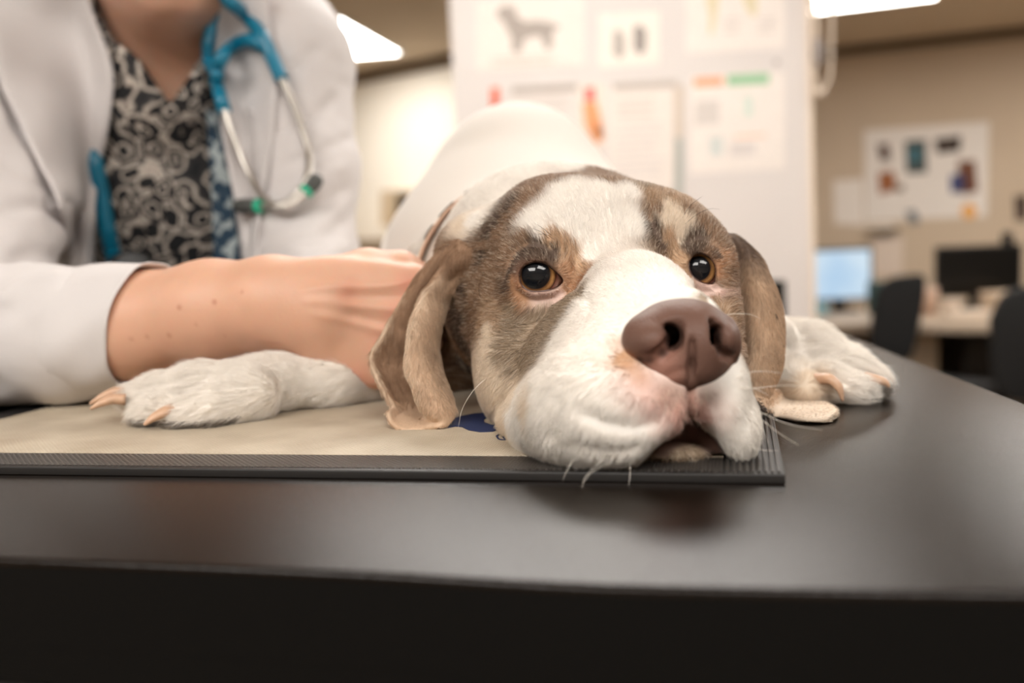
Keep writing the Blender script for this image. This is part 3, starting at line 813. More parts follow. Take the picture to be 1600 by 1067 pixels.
# ---- eyes
def eye_mat(name, ax, u, v, r, pr, ir, off=(0, 0)):
    m = bpy.data.materials.new(name); m.use_nodes = True
    n, l = m.node_tree.nodes, m.node_tree.links; b = n['Principled BSDF']
    g = n.new('ShaderNodeNewGeometry'); tc = n.new('ShaderNodeTexCoord')
    dt = n.new('ShaderNodeVectorMath'); dt.operation = 'DOT_PRODUCT'
    gd = ax + off[0] * u + off[1] * v; gd /= np.linalg.norm(gd)
    dt.inputs[1].default_value = tuple(gd); 
    nv = n.new('ShaderNodeVectorMath'); nv.operation = 'NORMALIZE'
    l.new(tc.outputs['Object'], nv.inputs[0]); l.new(nv.outputs[0], dt.inputs[0])
    ac = n.new('ShaderNodeMath'); ac.operation = 'ARCCOSINE'; l.new(dt.outputs['Value'], ac.inputs[0])
    ap, ai = math.asin(pr / r), math.asin(ir / r)
    mr = n.new('ShaderNodeMapRange'); mr.inputs['From Max'].default_value = 1.6; l.new(ac.outputs[0], mr.inputs['Value'])
    cr = n.new('ShaderNodeValToRGB'); e = cr.color_ramp.elements
    st = [(0, (6, 9, 14)), (ap * 0.8, (8, 12, 18)), (ap * 0.98, (12, 16, 20)), (ap * 1.06, (120, 84, 50)), ((ap + ai) / 2, (186, 142, 88)), (ai * 0.94, (150, 108, 68)), (ai * 1.0, (34, 22, 18)), (ai * 1.06, (150, 96, 82)), (ai * 1.25, (205, 176, 164)), (1.6, (190, 130, 118))]
    e[0].position = 0; e[0].color = (*lin(st[0][1]), 1); e[1].position = 1; e[1].color = (*lin(st[-1][1]), 1)
    for a, c in st[1:-1]:
        x = cr.color_ramp.elements.new(min(a / 1.6, 0.99)); x.color = (*lin(c), 1)
    l.new(mr.outputs[0], cr.inputs[0])
    nz = n.new('ShaderNodeTexNoise'); nz.inputs['Scale'].default_value = 700; l.new(tc.outputs['Object'], nz.inputs['Vector'])
    m2 = n.new('ShaderNodeMapRange'); m2.inputs['To Min'].default_value = 0.6; m2.inputs['To Max'].default_value = 1.4; l.new(nz.outputs['Fac'], m2.inputs['Value'])
    mu_ = n.new('ShaderNodeVectorMath'); mu_.operation = 'MULTIPLY'; l.new(cr.outputs[0], mu_.inputs[0]); l.new(m2.outputs[0], mu_.inputs[1])
    l.new(mu_.outputs[0], b.inputs['Base Color'])
    b.inputs['Roughness'].default_value = 0.5; b.inputs['Specular IOR Level'].default_value = 0.1; b.inputs['Coat Weight'].default_value = 1.0; b.inputs['Coat Roughness'].default_value = 0.015; b.inputs['Coat IOR'].default_value = 1.45
    return m
m_rim = mat('lid_rim_skin', (78, 50, 40), 0.28, spec=0.6)
m_car = mat('tear_flesh', (190, 118, 104), 0.25)
for key, pr, ir, off in (('l', 0.0070, 0.0096, (-0.14, 0.10)), ('r', 0.0060, 0.0088, (-0.10, 0.08))):
    e = EYE[key]
    bm = bmesh.new(); bmesh.ops.create_uvsphere(bm, u_segments=48, v_segments=32, radius=e['r'])
    cc = V(e['c'])
    gd = V(e['ax'] + off[0] * e['u'] + off[1] * e['v']).normalized()
    for v_ in bm.verts:                       # slightly bulging cornea
        a_ = v_.co.normalized().dot(gd)
        if a_ > 0.6: v_.co *= 1 + 0.045 * ((a_ - 0.6) / 0.4) ** 1.2
    me = bpy.data.meshes.new('eyeball'); bm.to_mesh(me); bm.free()
    o = link('eyeball', me, eye_mat('eye_' + key, e['ax'], e['u'], e['v'], e['r'], pr, ir, off)); o.location = cc; rebase(o, dog)
    rim = np.vstack([e['rim'], e['rim'][:2]])
    vs, fs = tube_data(rim, 0.00075, 8, 1.0); mesh('lid_rim', vs, fs, m_rim, dog)
# third eyelid corner of the nearer eye
e = EYE['l']
cr_ = [e['rim'][i] for i in range(len(e['rim']))]
kmax = max(range(len(cr_)), key=lambda i: (cr_[i] - e['c']) @ e['u'])
bm = bmesh.new(); bmesh.ops.create_icosphere(bm, subdivisions=3, radius=1)
Mx = Matrix.Translation(V(cr_[kmax] - 0.0014 * e['u'] - e['ax'] * 0.0005)) @ Matrix.Diagonal((0.0018, 0.0014, 0.0014, 1))
bmesh.ops.transform(bm, matrix=Mx, verts=bm.verts); bm_obj('tear_duct', bm, m_car, dog)

# ---- ears
def ear(rows, nu, nv, thick, cold):
    G = sheet_grid(rows, nu, nv); vs = G.reshape(-1, 3)
    fs = [(i * nu + j, i * nu + j + 1, (i + 1) * nu + j + 1, (i + 1) * nu + j) for i in range(nv - 1) for j in range(nu - 1)]
    N = vnormals(vs, np.array(fs))
    vs = vs + N * (vnoise(vs, 90) * 0.0008)[:, None]
    o = thicken('ear', vs, fs, thick, m_skin, dog)
    A = np.zeros(len(o.data.vertices) * 3, np.float32); o.data.vertices.foreach_get('co', A); A = A.reshape(-1, 3).astype(float)
    col = cold(A, len(vs)); set_col(o.data, col)
    o.data.update()
    F = np.array([list(p.vertices) for p in o.data.polygons])
    return o, A, F, col, G
LROWS = [
 [W(688, 390, .578), W(700, 379, .574), W(716, 374, .570), W(734, 380, .568), W(742, 388, .569), W(748, 398, .574)],
 [W(667, 414, .556), W(684, 402, .550), W(704, 396, .549), W(718, 403, .546), W(727, 411, .549), W(734, 422, .560)],
 [W(646, 442, .552), W(662, 433, .547), W(682, 425, .548), W(692, 431, .540), W(704, 438, .545), W(714, 448, .556)],
 [W(626, 470, .548), W(644, 465, .546), W(668, 458, .548), W(665, 460, .532), W(684, 466, .537), W(702, 474, .549)],
 [W(610, 496, .545), W(632, 497, .547), W(662, 496, .548), W(650, 490, .524), W(672, 492, .527), W(692, 496, .544)],
 [W(599, 518, .541), W(622, 524, .547), W(656, 526, .549), W(642, 522, .520), W(664, 516, .520), W(689, 512, .541)],
 [W(579, 556, .533), W(602, 564, .542), W(648, 568, .546), W(637, 566, .516), W(660, 560, .516), W(687, 556, .537)],
 [W(586, 588, .527), W(608, 598, .538), W(656, 602, .540), W(645, 600, .512), W(668, 598, .511), W(697, 598, .529)],
 [W(602, 620, .524), W(622, 630, .533), W(664, 632, .532), W(655, 626, .509), W(680, 626, .507), W(708, 628, .520)],
 [W(611, 636, .522), W(632, 645, .528), W(668, 650, .522), W(668, 646, .506), W(690, 646, .505), W(711, 646, .513)],
 [W(605, 645, .514), W(622, 655, .518), W(650, 664, .516), W(678, 660, .508), W(692, 660, .505), W(703, 660, .508)],
 [W(608, 662, .509), W(628, 676, .507), W(650, 674, .506), W(668, 671, .505), W(682, 669, .504), W(690, 667, .505)],
]
def uv_cols(n, nu):
    i = np.arange(n) % nu; return i / (nu - 1)
def bump_(u, c, w): return np.exp(-((u - c) / w) ** 2)[:, None]
def cl_(A, n):
    u = np.tile(uv_cols(n, 48), 2)
    c = np.tile(CC['B'] * 1.25, (len(A), 1))
    k = np.clip((u - 0.5) / 0.08, 0, 1)[:, None]; c = c * (1 - k) + np.array(lin((192, 164, 138))) * k
    c = c * (1 + 0.15 * vnoise(A, 120)[:, None])
    pale = np.array(lin((224, 204, 180)))
    w = 0.85 * bump_(u, 0.60, 0.045) + 0.5 * bump_(u, 0.0, 0.03)
    c = c * (1 - w) + pale * w
    c = c * (1 - 0.25 * bump_(u, 1.0, 0.1))
    zt = np.clip((A[:, 2:3] - 0.066) / 0.02, 0, 1); c = c * (1 - zt) + CC['B'] * 1.1 * zt
    lo = np.clip((0.020 - A[:, 2:3]) / 0.016, 0, 1); c = c * (1 - lo) + np.array(lin((204, 174, 146))) * lo
    return np.clip(c, 0, 1)
_fw = _RN @ np.array([0, 0, -1.0])
_uv = [[(688, 390), (700, 379), (716, 374), (734, 380), (742, 388), (748, 398)], [(667, 414), (684, 402), (704, 396), (718, 403), (727, 411), (734, 422)],
       [(646, 442), (662, 433), (682, 425), (692, 431), (704, 438), (714, 448)]]
for i_, r_ in enumerate(_uv):          # seat the root of the ear on the skull
    for j_, (x_, y_) in enumerate(r_):
        h_ = hit(BVH_D, x_, y_)
        if h_ is None: continue
        dh = (h_ - CAMP) @ _fw; d_ = (LROWS[i_][j_] - CAMP) @ _fw
        off = (-0.0015, 0.0020, 0.0035)[i_] + (0.0030 if (j_ == 3 and i_) else 0) - (0.0045 if j_ == 5 else 0)
        if i_ == 0 or d_ > dh - off: LROWS[i_][j_] = W(x_, y_, dh - off)
earL, EA, EF, EC, EG = ear(LROWS, 48, 80, 0.0026, cl_)
def cr_e(A, n):
    u = np.tile(uv_cols(n, 40), 2)
    c = np.tile(np.array(lin((194, 164, 136))), (len(A), 1)) * (1 + 0.15 * vnoise(A, 120)[:, None])
    zt = np.clip((A[:, 2:3] - 0.070) / 0.015, 0, 1) * np.clip((0.9 - u) / 0.3, 0, 1)[:, None]; c = c * (1 - zt) + CC['D'] * 1.2 * zt
    w = 0.5 * bump_(u, 0.30, 0.04); c = c * (1 - w) + np.array(lin((228, 206, 180))) * w
    inn = np.clip((0.24 - u) / 0.1, 0, 1)[:, None]; c = c * (1 - inn) + CC['D'] * 0.6 * inn  # shadow inside the ear, painted as dark brown
    lo = np.clip((0.008 - A[:, 2:3]) / 0.004, 0, 1); c = c * (1 - lo) + np.array(lin((222, 204, 184))) * lo
    return np.clip(c, 0, 1)
def TT(x, y, z=0.0022): return T(x, y, z)
RROWS = [
 [W(1110, 380, .572), W(1122, 368, .562), W(1136, 365, .556), W(1150, 372, .560), W(1152, 384, .572)],
 [W(1128, 404, .575), W(1146, 396, .548), W(1162, 384, .544), W(1178, 394, .552), W(1174, 408, .566)],
 [W(1136, 436, .576), W(1149, 432, .545), W(1176, 414, .534), W(1196, 423, .546), W(1192, 436, .560)],
 [W(1140, 458, .572), W(1152, 446, .538), W(1186, 446, .528), W(1210, 454, .542), W(1206, 468, .556)],
 [W(1142, 498, .565), W(1166, 486, .532), W(1196, 490, .526), W(1221, 496, .538), W(1215, 506, .552)],
 [W(1148, 550, .552), W(1174, 540, .526), W(1198, 544, .522), W(1221, 550, .532), W(1215, 558, .545)],
 [W(1156, 598, .535), W(1172, 594, .518), W(1194, 594, .516), W(1210, 590, .526), W(1207, 596, .536)],
 [W(1168, 620, .520), W(1179, 620, .512), W(1190, 618, .514), W(1201, 612, .522), W(1200, 610, .532)],
 [TT(1180, 640, .0100), TT(1187, 634, .0095), TT(1197, 626, .0095), TT(1206, 616, .0095), TT(1207, 609, .010)],
 [TT(1210, 648, .0024), TT(1216, 640), TT(1226, 628), TT(1234, 618), TT(1236, 611)],
 [TT(1252, 656), TT(1256, 646), TT(1262, 636), TT(1265, 628), TT(1264, 622)],
 [TT(1288, 656), TT(1292, 650), TT(1295, 644), TT(1295, 638), TT(1292, 632)],
 [TT(1302, 652), TT(1307, 649), TT(1309, 646), TT(1308, 643), TT(1304, 640)],
]
earR, FA, FF, FC, FG = ear(RROWS, 40, 80, 0.0026, cr_e)

# ---- claws
m_claw = mat('claw_horn', (205, 168, 140), 0.35, noise_amt=0.08, noise_scale=300)
m_clawd = mat('claw_quick', (206, 150, 116), 0.4)
for pts in ([W(198, 612, .572), W(178, 613, .570), W(158, 621, .567), W(140, 631, .565)], [W(196, 624, .562), W(176, 624, .560), W(158, 630, .556), W(141, 639, .554)],
            [W(272, 638, .545), W(258, 643, .539), W(239, 653, .535), W(225, 664, .533)],
            [W(1276, 592, .552), W(1296, 592, .543), W(1311, 606, .540), W(1317, 627, .540)], [W(1352, 590, .556), W(1368, 593, .552), W(1382, 597, .550), W(1390, 605, .549)],
            [W(1366, 580, .572), W(1378, 583, .569), W(1388, 589, .566), W(1395, 598, .564)]):
    tube('claw', pts, [0.0041, 0.0036, 0.0027, 0.0009], m_claw, dog, n=20, seg=12, flat=0.8)

# ---- collar: a band around the neck
m_col1 = mat('collar_peach_webbing', (226, 190, 164), 0.8, bump=0.5, bump_scale=900)
m_col2 = mat('collar_dark_print', (70, 58, 56), 0.8)
m_ring = mat('collar_ring_metal', (90, 105, 110), 0.3, metal=0.9)
nc0 = W(850, 430, 0.655); cn = np.array([0.10, -1.0, 0.28]); cn /= np.linalg.norm(cn)
ca = np.cross([0, 0, 1.0], cn); ca /= np.linalg.norm(ca); cb = np.cross(cn, ca)
ringp = []
for a in np.linspace(-20, 200, 90):
    dr_ = math.cos(math.radians(a)) * ca + math.sin(math.radians(a)) * cb
    h = BVH_D.ray_cast(V(nc0 + dr_ * 0.3), V(-dr_))
    ringp.append(np.array(h[0]) if h[0] is not None else nc0 + dr_ * 0.07)
ringp = np.array(ringp)
for _ in range(6): ringp[1:-1] = (ringp[:-2] + 2 * ringp[1:-1] + ringp[2:]) / 4
def band(name, i0, i1, hw, lift, m):
    P = ringp[i0:i1]; r_ = P - nc0; r_ /= np.linalg.norm(r_, axis=1)[:, None]
    rows = [P + r_ * lift + cn * w for w in np.linspace(-hw, hw, 5)]
    vs = np.vstack(rows); k = len(P)
    fs = [(i * k + j, i * k + j + 1, (i + 1) * k + j + 1, (i + 1) * k + j) for i in range(4) for j in range(k - 1)]
    return thicken(name, vs, fs, 0.0022, m, dog)
band('collar', 0, 90, 0.0085, 0.0045, m_col1)
for i0, i1 in ((56, 62), (64, 69), (70, 74), (22, 26), (30, 33), (38, 42), (48, 51)): band('collar_print', i0, i1, 0.0060, 0.0060, m_col2)
vs, fs = tube_data(np.array([ringp[40] + cn * 0.004 + np.array([math.cos(a) * .007, 0, .006 + math.sin(a) * .007]) for a in np.linspace(0, 2 * math.pi, 20)]), 0.0012, 8)
mesh('collar_ring', vs, fs, m_ring, dog)
# ------------------------------------------------------------------ fur: real hair strands grown from the coat
_fr = np.random.RandomState(11)
def tri_sample(Vv, F, dens, n_max, region=None):
    T3 = np.vstack([F[:, [0, 1, 2]], F[:, [0, 2, 3]]])
    A, B, Cc = Vv[T3[:, 0]], Vv[T3[:, 1]], Vv[T3[:, 2]]
    cr = np.cross(B - A, Cc - A); ar = np.linalg.norm(cr, axis=1) / 2
    cen = (A + B + Cc) / 3
    w = ar * dens(cen, cr / (2 * ar[:, None] + 1e-15))
    n = int(min(n_max, w.sum()))
    c = np.cumsum(w); idx = np.minimum(np.searchsorted(c, _fr.rand(n) * c[-1]), len(w) - 1)
    u, v = _fr.rand(n), _fr.rand(n); m = u + v > 1; u[m] = 1 - u[m]; v[m] = 1 - v[m]
    P = A[idx] + (B[idx] - A[idx]) * u[:, None] + (Cc[idx] - A[idx]) * v[:, None]
    N = cr[idx] / (2 * ar[idx][:, None] + 1e-15)
    return P, N
def grow(name, P, N, dirs, length, width, col, lift=0.35, curl=0.15, m=None, parent=None):
    n = len(P)
    Tn = dirs - (dirs * N).sum(1)[:, None] * N; Tn /= np.linalg.norm(Tn, axis=1)[:, None] + 1e-9
    Bn = np.cross(N, Tn)
    j = np.stack([vnoise(P, 70), vnoise(P + 4, 70)], 1) * 0.5 + _fr.randn(n, 2) * curl
    Tn = Tn + Bn * (j[:, :1] * 0.6); Tn /= np.linalg.norm(Tn, axis=1)[:, None]
    L = length * (0.7 + 0.6 * _fr.rand(n))
    lf = lift * (0.6 + 0.8 * _fr.rand(n))
    k = 4; pts = np.zeros((n, k, 3))
    for i, s_ in enumerate(np.linspace(0, 1, k)):
        up = lf * s_ - 0.35 * lf * s_ * s_
        pts[:, i] = P - N * 0.0002 + Tn * (L * s_)[:, None] + N * (L * up)[:, None] + Bn * (L * s_ * s_ * _fr.randn(n) * 0.08)[:, None]
    hc = bpy.data.hair_curves.new(name); hc.add_curves([k] * n)
    hc.attributes['position'].data.foreach_set('vector', pts.astype(np.float32).ravel())
    ra = hc.attributes.get('radius') or hc.attributes.new('radius', 'FLOAT', 'POINT')
    w = np.broadcast_to(np.array(width), (n,)) if not np.isscalar(width) else np.full(n, width)
    R = w[:, None] * np.array([1.0, 0.95, 0.7, 0.15])[None]
    ra.data.foreach_set('value', R.astype(np.float32).ravel())
    ca_ = hc.attributes.new('coat', 'FLOAT_COLOR', 'CURVE')
    c4 = np.ones((n, 4), np.float32); c4[:, :3] = np.clip(col, 0, 1); ca_.data.foreach_set('color', c4.ravel())
    o = bpy.data.objects.new(name, hc); C.objects.link(o); hc.materials.append(m or m_fur)
    o['kind'] = 'stuff'
    if parent: rebase(o, parent)
    return o
NT = W(1066, 530, 0.39)
EL, ER = EYE['l']['c'], EYE['r']['c']
def hair_col(P):
    c = coat(P); n = len(P)
    lum = c.mean(1)
    j = _fr.rand(n)
    dark = (lum < 0.5)
    k = 1 + (_fr.rand(n) - 0.5) * np.where(dark, 0.55, 0.16)
    c = c * k[:, None]
    pale = dark & (j < 0.16); c[pale] = c[pale] * 0.4 + CC['C'] * 0.6
    dk = dark & (j > 0.90); c[dk] = c[dk] * 0.45
    return c
def head_dens(X, N):
    d = np.full(len(X), 1.0)
    face = (X[:, 1] < 0.60) & (X[:, 0] > -0.04) & (X[:, 0] < 0.165)
    d = np.where(face, 3.0e6, np.where(X[:, 1] < 0.70, 1.6e6, 0.0))
    vis = ((CAMP - X) * N).sum(1) > -0.12 * np.linalg.norm(CAMP - X, axis=1)
    d = d * np.where(vis, 1.0, 0.12)
    for k in ('l', 'r'):
        e = EYE[k]; q = X - e['c']; rr = np.linalg.norm(q, axis=1)
        d[rr < e['r'] + 0.0007] = 0
    dn = np.linalg.norm((X - NT) / np.array([1.2, 1.2, 1.0]), axis=1)
    d[dn < 0.014] = 0
    return d
P, N = tri_sample(DV, DQ, head_dens, 260000)
# drop hair rooted inside the nose, the mouth recess and the eye openings
nb = bvh_of(NV, NQ)
keep = np.ones(len(P), bool)
q_ = (P - W(1066, 535, 0.403)) @ RH / np.array([0.0195, 0.022, 0.0145]); keep &= (q_ ** 2).sum(1) > 1
for a in _arch: keep &= np.linalg.norm(P - a, axis=1) > 0.0045
for e in EYE.values():
    d, _ = poly_dist(P, np.vstack([e['rim'], e['rim'][:1]])); keep &= d > 0.0011
near = np.where(np.linalg.norm(P - NT, axis=1) < 0.04)[0]
for i in near:
    h = nb.find_nearest(Vector(P[i]))
    if h[0] is not None and ((Vector(P[i]) - h[0]).dot(h[1]) < 0.0008): keep[i] = False
P, N = P[keep], N[keep]
# lie of the coat: away from the nose, swirling round the eyes, down the cheeks; towards the toes on the legs
dirs = P - NT; dirs /= np.linalg.norm(dirs, axis=1)[:, None]
dirs = dirs * 1.0 + np.array([0, 0.25, -0.15])
lowm = (P[:, 2] < 0.045) & (P[:, 1] < 0.5); dirs[lowm] += np.array([0, 0.0, -0.7])
for e in (EL, ER):
    q = P - e; r_ = np.linalg.norm(q, axis=1); w = np.exp(-((r_ - 0.012) / 0.012) ** 2)[:, None]
    dirs = dirs * (1 - w * 0.6) + q / r_[:, None] * w * 0.9
legL = P[:, 0] < -0.06; legR = P[:, 0] > 0.165
dirs[legL] = np.array([-1, -0.15, -0.1]); dirs[legR] = np.array([1, -0.2, -0.25])
bk = (P[:, 1] > 0.60) & ~legL & ~legR; dirs[bk] = np.array([-0.05, 1, -0.1])
L = np.full(len(P), 0.0050)
dn = np.linalg.norm(P - NT, axis=1)
L = np.where(dn < 0.05, 0.0022 + (dn - 0.015) / 0.035 * 0.0022, L)
LF = np.where(dn < 0.06, 0.16, 0.28)
for e in EYE.values():
    d, _ = poly_dist(P, np.vstack([e['rim'], e['rim'][:1]])); L = np.minimum(L, 0.0012 + d * 0.35)
L[lowm] *= 1.15
L[legL | legR] = 0.0085; L[bk] = 0.008
wd_ = np.where(bk, 0.00016, 0.000075)
near_mouth = np.min([np.linalg.norm(P - a, axis=1) for a in _arch], axis=0)
L = np.where(near_mouth < 0.01, L * 0.6, L)
grow('fur', P, N, dirs, L, wd_, hair_col(P), lift=LF, parent=dog)
# ears: very short velvet
for (A, F, c, parent_dir) in ((EA, EF, EC, np.array([-0.1, -0.25, -1.0])), (FA, FF, FC, np.array([0.1, -0.1, -1.0]))):
    P, N = tri_sample(A, F[:, :4], lambda X, N_: np.full(len(X), 2.4e6), 45000)
    from_ = A; kd = None
    # nearest vertex colour through a coarse hash
    key = lambda Q: (np.floor(Q / 0.004).astype(np.int64) * np.array([73856093, 19349663, 83492791])).sum(1)
    kv = key(A); order = np.argsort(kv); ks = kv[order]; kp = key(P)
    ii = np.clip(np.searchsorted(ks, kp), 0, len(ks) - 1); col = c[order[ii]]
    col = col * (1 + (_fr.rand(len(P)) - 0.5)[:, None] * 0.6)
    dd = np.tile(parent_dir, (len(P), 1))
    flat = P[:, 2] < 0.006; dd[flat] = np.array([1.0, -0.2, 0]); flat = P[:, 2] < 0.013
    grow('ear_fur', P, N, dd, np.where(flat, 0.0018, 0.0042), 0.000075, col, lift=0.22, parent=dog)

# ---- whiskers and lashes
m_whis = mat('whisker_white', (240, 232, 220), 0.35)
m_lash = mat('whisker_dark', (60, 46, 38), 0.4)
def whisker(px, py, pts, m, r=0.00013):
    h = hit(BVH_D, px, py)
    if h is None: return
    d0 = (h - CAMP) @ (_RN @ np.array([0, 0, -1.0]))
    P_ = [h] + [W(x, y, d0 + dd_) for x, y, dd_ in pts]
    tube('whisker', P_, [r, r * 0.9, r * 0.3], m, dog, n=18, seg=5)
for px, py, pts in ((1150, 592, [(1175, 581, .0), (1205, 581, -.002), (1235, 585, -.003)]), (1150, 608, [(1185, 606, .004), (1225, 602, .006), (1262, 604, .01)]),
                    (1156, 606, [(1178, 607, .0), (1196, 615, .002), (1205, 622, .004)]), (1158, 628, [(1185, 642, .0), (1230, 662, -.004), (1285, 672, -.008)]),
                    (1160, 636, [(1185, 652, .0), (1215, 675, -.006), (1248, 696, -.012)]), (1162, 642, [(1178, 655, .0), (1192, 672, -.004), (1200, 692, -.006)]),
                    (1164, 694, [(1180, 701, .0), (1200, 704, -.002), (1216, 704, -.002)]), (1166, 650, [(1182, 668, .0), (1190, 690, -.003)]),
                    (1132, 492, [(1155, 490, .004), (1175, 492, .006), (1190, 499, .008)]),
                    (945, 715, [(915, 745, -.004), (909, 768, -.006)]), (955, 722, [(925, 738, -.003), (912, 755, -.005)]), (900, 712, [(886, 735, -.003), (879, 752, -.004)]),
                    (985, 722, [(984, 745, -.003), (982, 762, -.004)]), (760, 590, [(738, 612, .0), (722, 640, .0), (716, 668, .0)])):
    whisker(px, py, pts, m_whis, 0.00009 if py > 700 else 0.00012)
for px, py, pts in ((1066, 340, [(1078, 322, 0), (1090, 312, 0), (1098, 306, 0)]), (1070, 350, [(1082, 340, 0), (1095, 330, 0)]), (1086, 338, [(1098, 330, 0), (1112, 326, 0), (1124, 327, 0)]),
                    (858, 372, [(845, 362, -.002), (832, 357, -.003)]), (862, 368, [(850, 358, -.002), (838, 350, -.003)]), (866, 374, [(852, 366, -.002), (834, 366, -.003)]),
                    (752, 470, [(748, 450, -.002), (756, 425, -.003)])):
    whisker(px, py, pts, m_lash, 0.0001)
# ------------------------------------------------------------------ the person in the white coat
per = empty('person', (-0.36, 1.28, ZF)); tag(per, 'person in a white coat and floral blouse leaning over the table beside the dog', 'person')
SK = SDF(axis_grid([(-0.62, -0.27, 0.006), (-0.27, 0.02, 0.0016)]), axis_grid([(0.52, 0.70, 0.0016), (0.70, 1.50, 0.007)]),
         axis_grid([(-1.05, 0.0, 0.014), (0.0, 0.115, 0.0014), (0.115, 0.64, 0.006)]))
sh_l, el_l = W(-5, 110, 1.01), W(-70, 560, 0.72)
sh_r, el_r = W(462, 95, 1.03), W(472, 415, 0.97)
# head, mostly above the picture
hc_ = W(262, -95, 0.985)
SK.ell(hc_, (0.072, 0.090, 0.105), None, 0.01)
SK.ell(W(265, -30, 0.955), (0.050, 0.060, 0.045), None, 0.02)
SK.ell(W(268, 2, 0.925), (0.024, 0.022, 0.016), None, 0.012)
SK.cap(W(268, -78, 0.900), W(268, -55, 0.888), 0.008, 0.011, 0.008)            # nose
for sx in (-1, 1):
    SK.ell(hc_ + np.array([sx * 0.073, 0.0, -0.005]), (0.010, 0.018, 0.030), None, 0.006)     # ears
    SK.ell(hc_ + np.array([sx * 0.030, -0.086, 0.012]), (0.015, 0.012, 0.009), None, 0.006, 'sub')
SK.ell(W(268, -28, 0.902), (0.022, 0.012, 0.005), None, 0.004)
SK.ell(W(268, -20, 0.905), (0.018, 0.012, 0.005), None, 0.004)
# neck and torso
SK.cap(W(258, -40, 1.005), W(250, 130, 1.06), 0.054, 0.062, 0.03)
SK.ell(W(250, 290, 1.115), (0.150, 0.095, 0.190), None, 0.04)
SK.cap(W(60, 70, 1.06), W(440, 60, 1.06), 0.050, 0.050, 0.04)
SK.cap(W(250, 300, 1.13), np.array([-0.36, 1.30, -0.12]), 0.120, 0.125, 0.05)
SK.cap(np.array([-0.42, 1.31, -0.16]), np.array([-0.30, 1.31, -0.16]), 0.11, 0.11, 0.05)
for sx in (-0.44, -0.28):
    SK.chain([np.array([sx, 1.31, -0.20]), np.array([sx, 1.29, -0.58]), np.array([sx, 1.31, -0.97])], [0.088, 0.058, 0.042], 0.03)
    SK.cap(np.array([sx, 1.32, -1.00]), np.array([sx, 1.19, -1.015]), 0.042, 0.030, 0.02)
# arms
SK.chain([sh_l, el_l], [0.042, 0.032], 0.03)
SK.chain([el_l, W(80, 530, 0.657), W(215, 508, 0.638), W(330, 486, 0.620), W(428, 474, 0.606)], [0.032, 0.033, 0.0325, 0.0300, 0.0265], 0.012)
SK.chain([sh_r, el_r, W(505, 492, 0.80), W(545, 512, 0.715)], [0.048, 0.038, 0.027, 0.022], 0.03)
# the near hand: back of the hand to the lens, fingers curling behind the ear of the dog
hr = np.array(Matrix.Rotation(math.radians(12), 3, 'Z')) @ np.array(Matrix.Rotation(math.radians(16), 3, 'Y'))
SK.cap(W(428, 474, 0.606), W(500, 486, 0.600), 0.0275, 0.0265, 0.012)
SK.ell(W(545, 492, 0.602), (0.044, 0.0155, 0.0345), hr, 0.014)
SK.ell(W(600, 500, 0.606), (0.030, 0.0145, 0.0345), hr, 0.010)
SK.cap(W(520, 535, 0.603), W(588, 580, 0.602), 0.0170, 0.0110, 0.010)
kn = [(650, 440, 0.612), (652, 482, 0.605), (638, 524, 0.600), (612, 566, 0.598)]
fd = [[(676, 446, 0.632), (680, 462, 0.656), (672, 480, 0.674)], [(676, 484, 0.622), (682, 496, 0.644), (676, 512, 0.660)],
      [(664, 528, 0.614), (674, 540, 0.634), (670, 556, 0.648)], [(638, 576, 0.608), (652, 586, 0.622), (652, 594, 0.636)]]
for i, (k_, f_) in enumerate(zip(kn, fd)):
    r0 = (0.0105, 0.0108, 0.0102, 0.0092)[i]
    SK.cap(W(500 + 10 * i, 460 + 16 * i, 0.592), W(*k_), 0.0050, r0 * 0.88, 0.010)                 # tendon ridge
    SK.chain([W(*k_)] + [W(*q) for q in f_], [r0, r0 * 0.92, r0 * 0.84, r0 * 0.74], 0.003)
SK.chain([W(515, 440, 0.612), W(575, 425, 0.618), W(625, 422, 0.628), W(662, 432, 0.645)], [0.0155, 0.0135, 0.0110, 0.0090], 0.008)   # thumb
# far hand, resting behind
SK.ell(W(560, 512, 0.690), (0.026, 0.036, 0.014), None, 0.010)
for i in range(4):
    a = W(545 + 14 * i, 520, 0.668); SK.chain([a, a + np.array([0.004 * (i - 1), -0.022, -0.004]), a + np.array([0.006 * (i - 1), -0.036, -0.012])], [0.0080, 0.0074, 0.0066], 0.002)
a = W(585, 512, 0.70); SK.chain([a, a + np.array([0.022, -0.016, -0.004]), a + np.array([0.030, -0.034, -0.008])], [0.0100, 0.0088, 0.0078], 0.004)
PV, PQ = SK.mesh(2); del SK
PB = bvh_of(PV, PQ)
def psculpt(Vv, Q, bv, strokes):
    old = BV[0]; BV[0] = bv; sculpt(Vv, Q, strokes); BV[0] = old
psculpt(PV, PQ, PB, [([(470, 455), (540, 448), (600, 446), (645, 440)], 0.0030, 0.0016), ([(480, 470), (560, 478), (650, 486)], 0.0030, 0.0015),
                     ([(490, 490), (560, 505), (635, 528)], 0.0028, 0.0013), ([(540, 462), (600, 464), (645, 462)], 0.003, -0.0012), ([(540, 492), (590, 502), (640, 506)], 0.003, -0.0012)])
m_sk = mat('skin', (226, 172, 140), 0.5, sss=0.35, attr='coat', bump=0.08, bump_scale=500)
pc = np.tile(np.array(lin((214, 168, 142))), (len(PV), 1))
pc *= (1 + 0.05 * vnoise(PV, 40))[:, None] * (1 + 0.03 * vnoise(PV, 150))[:, None]
def pblend(p, r, soft, c, a):
    m = np.clip((r - np.linalg.norm(PV - p, axis=1)) / soft, 0, 1)[:, None] * a
    pc[:] = pc * (1 - m) + np.array(lin(c)) * m
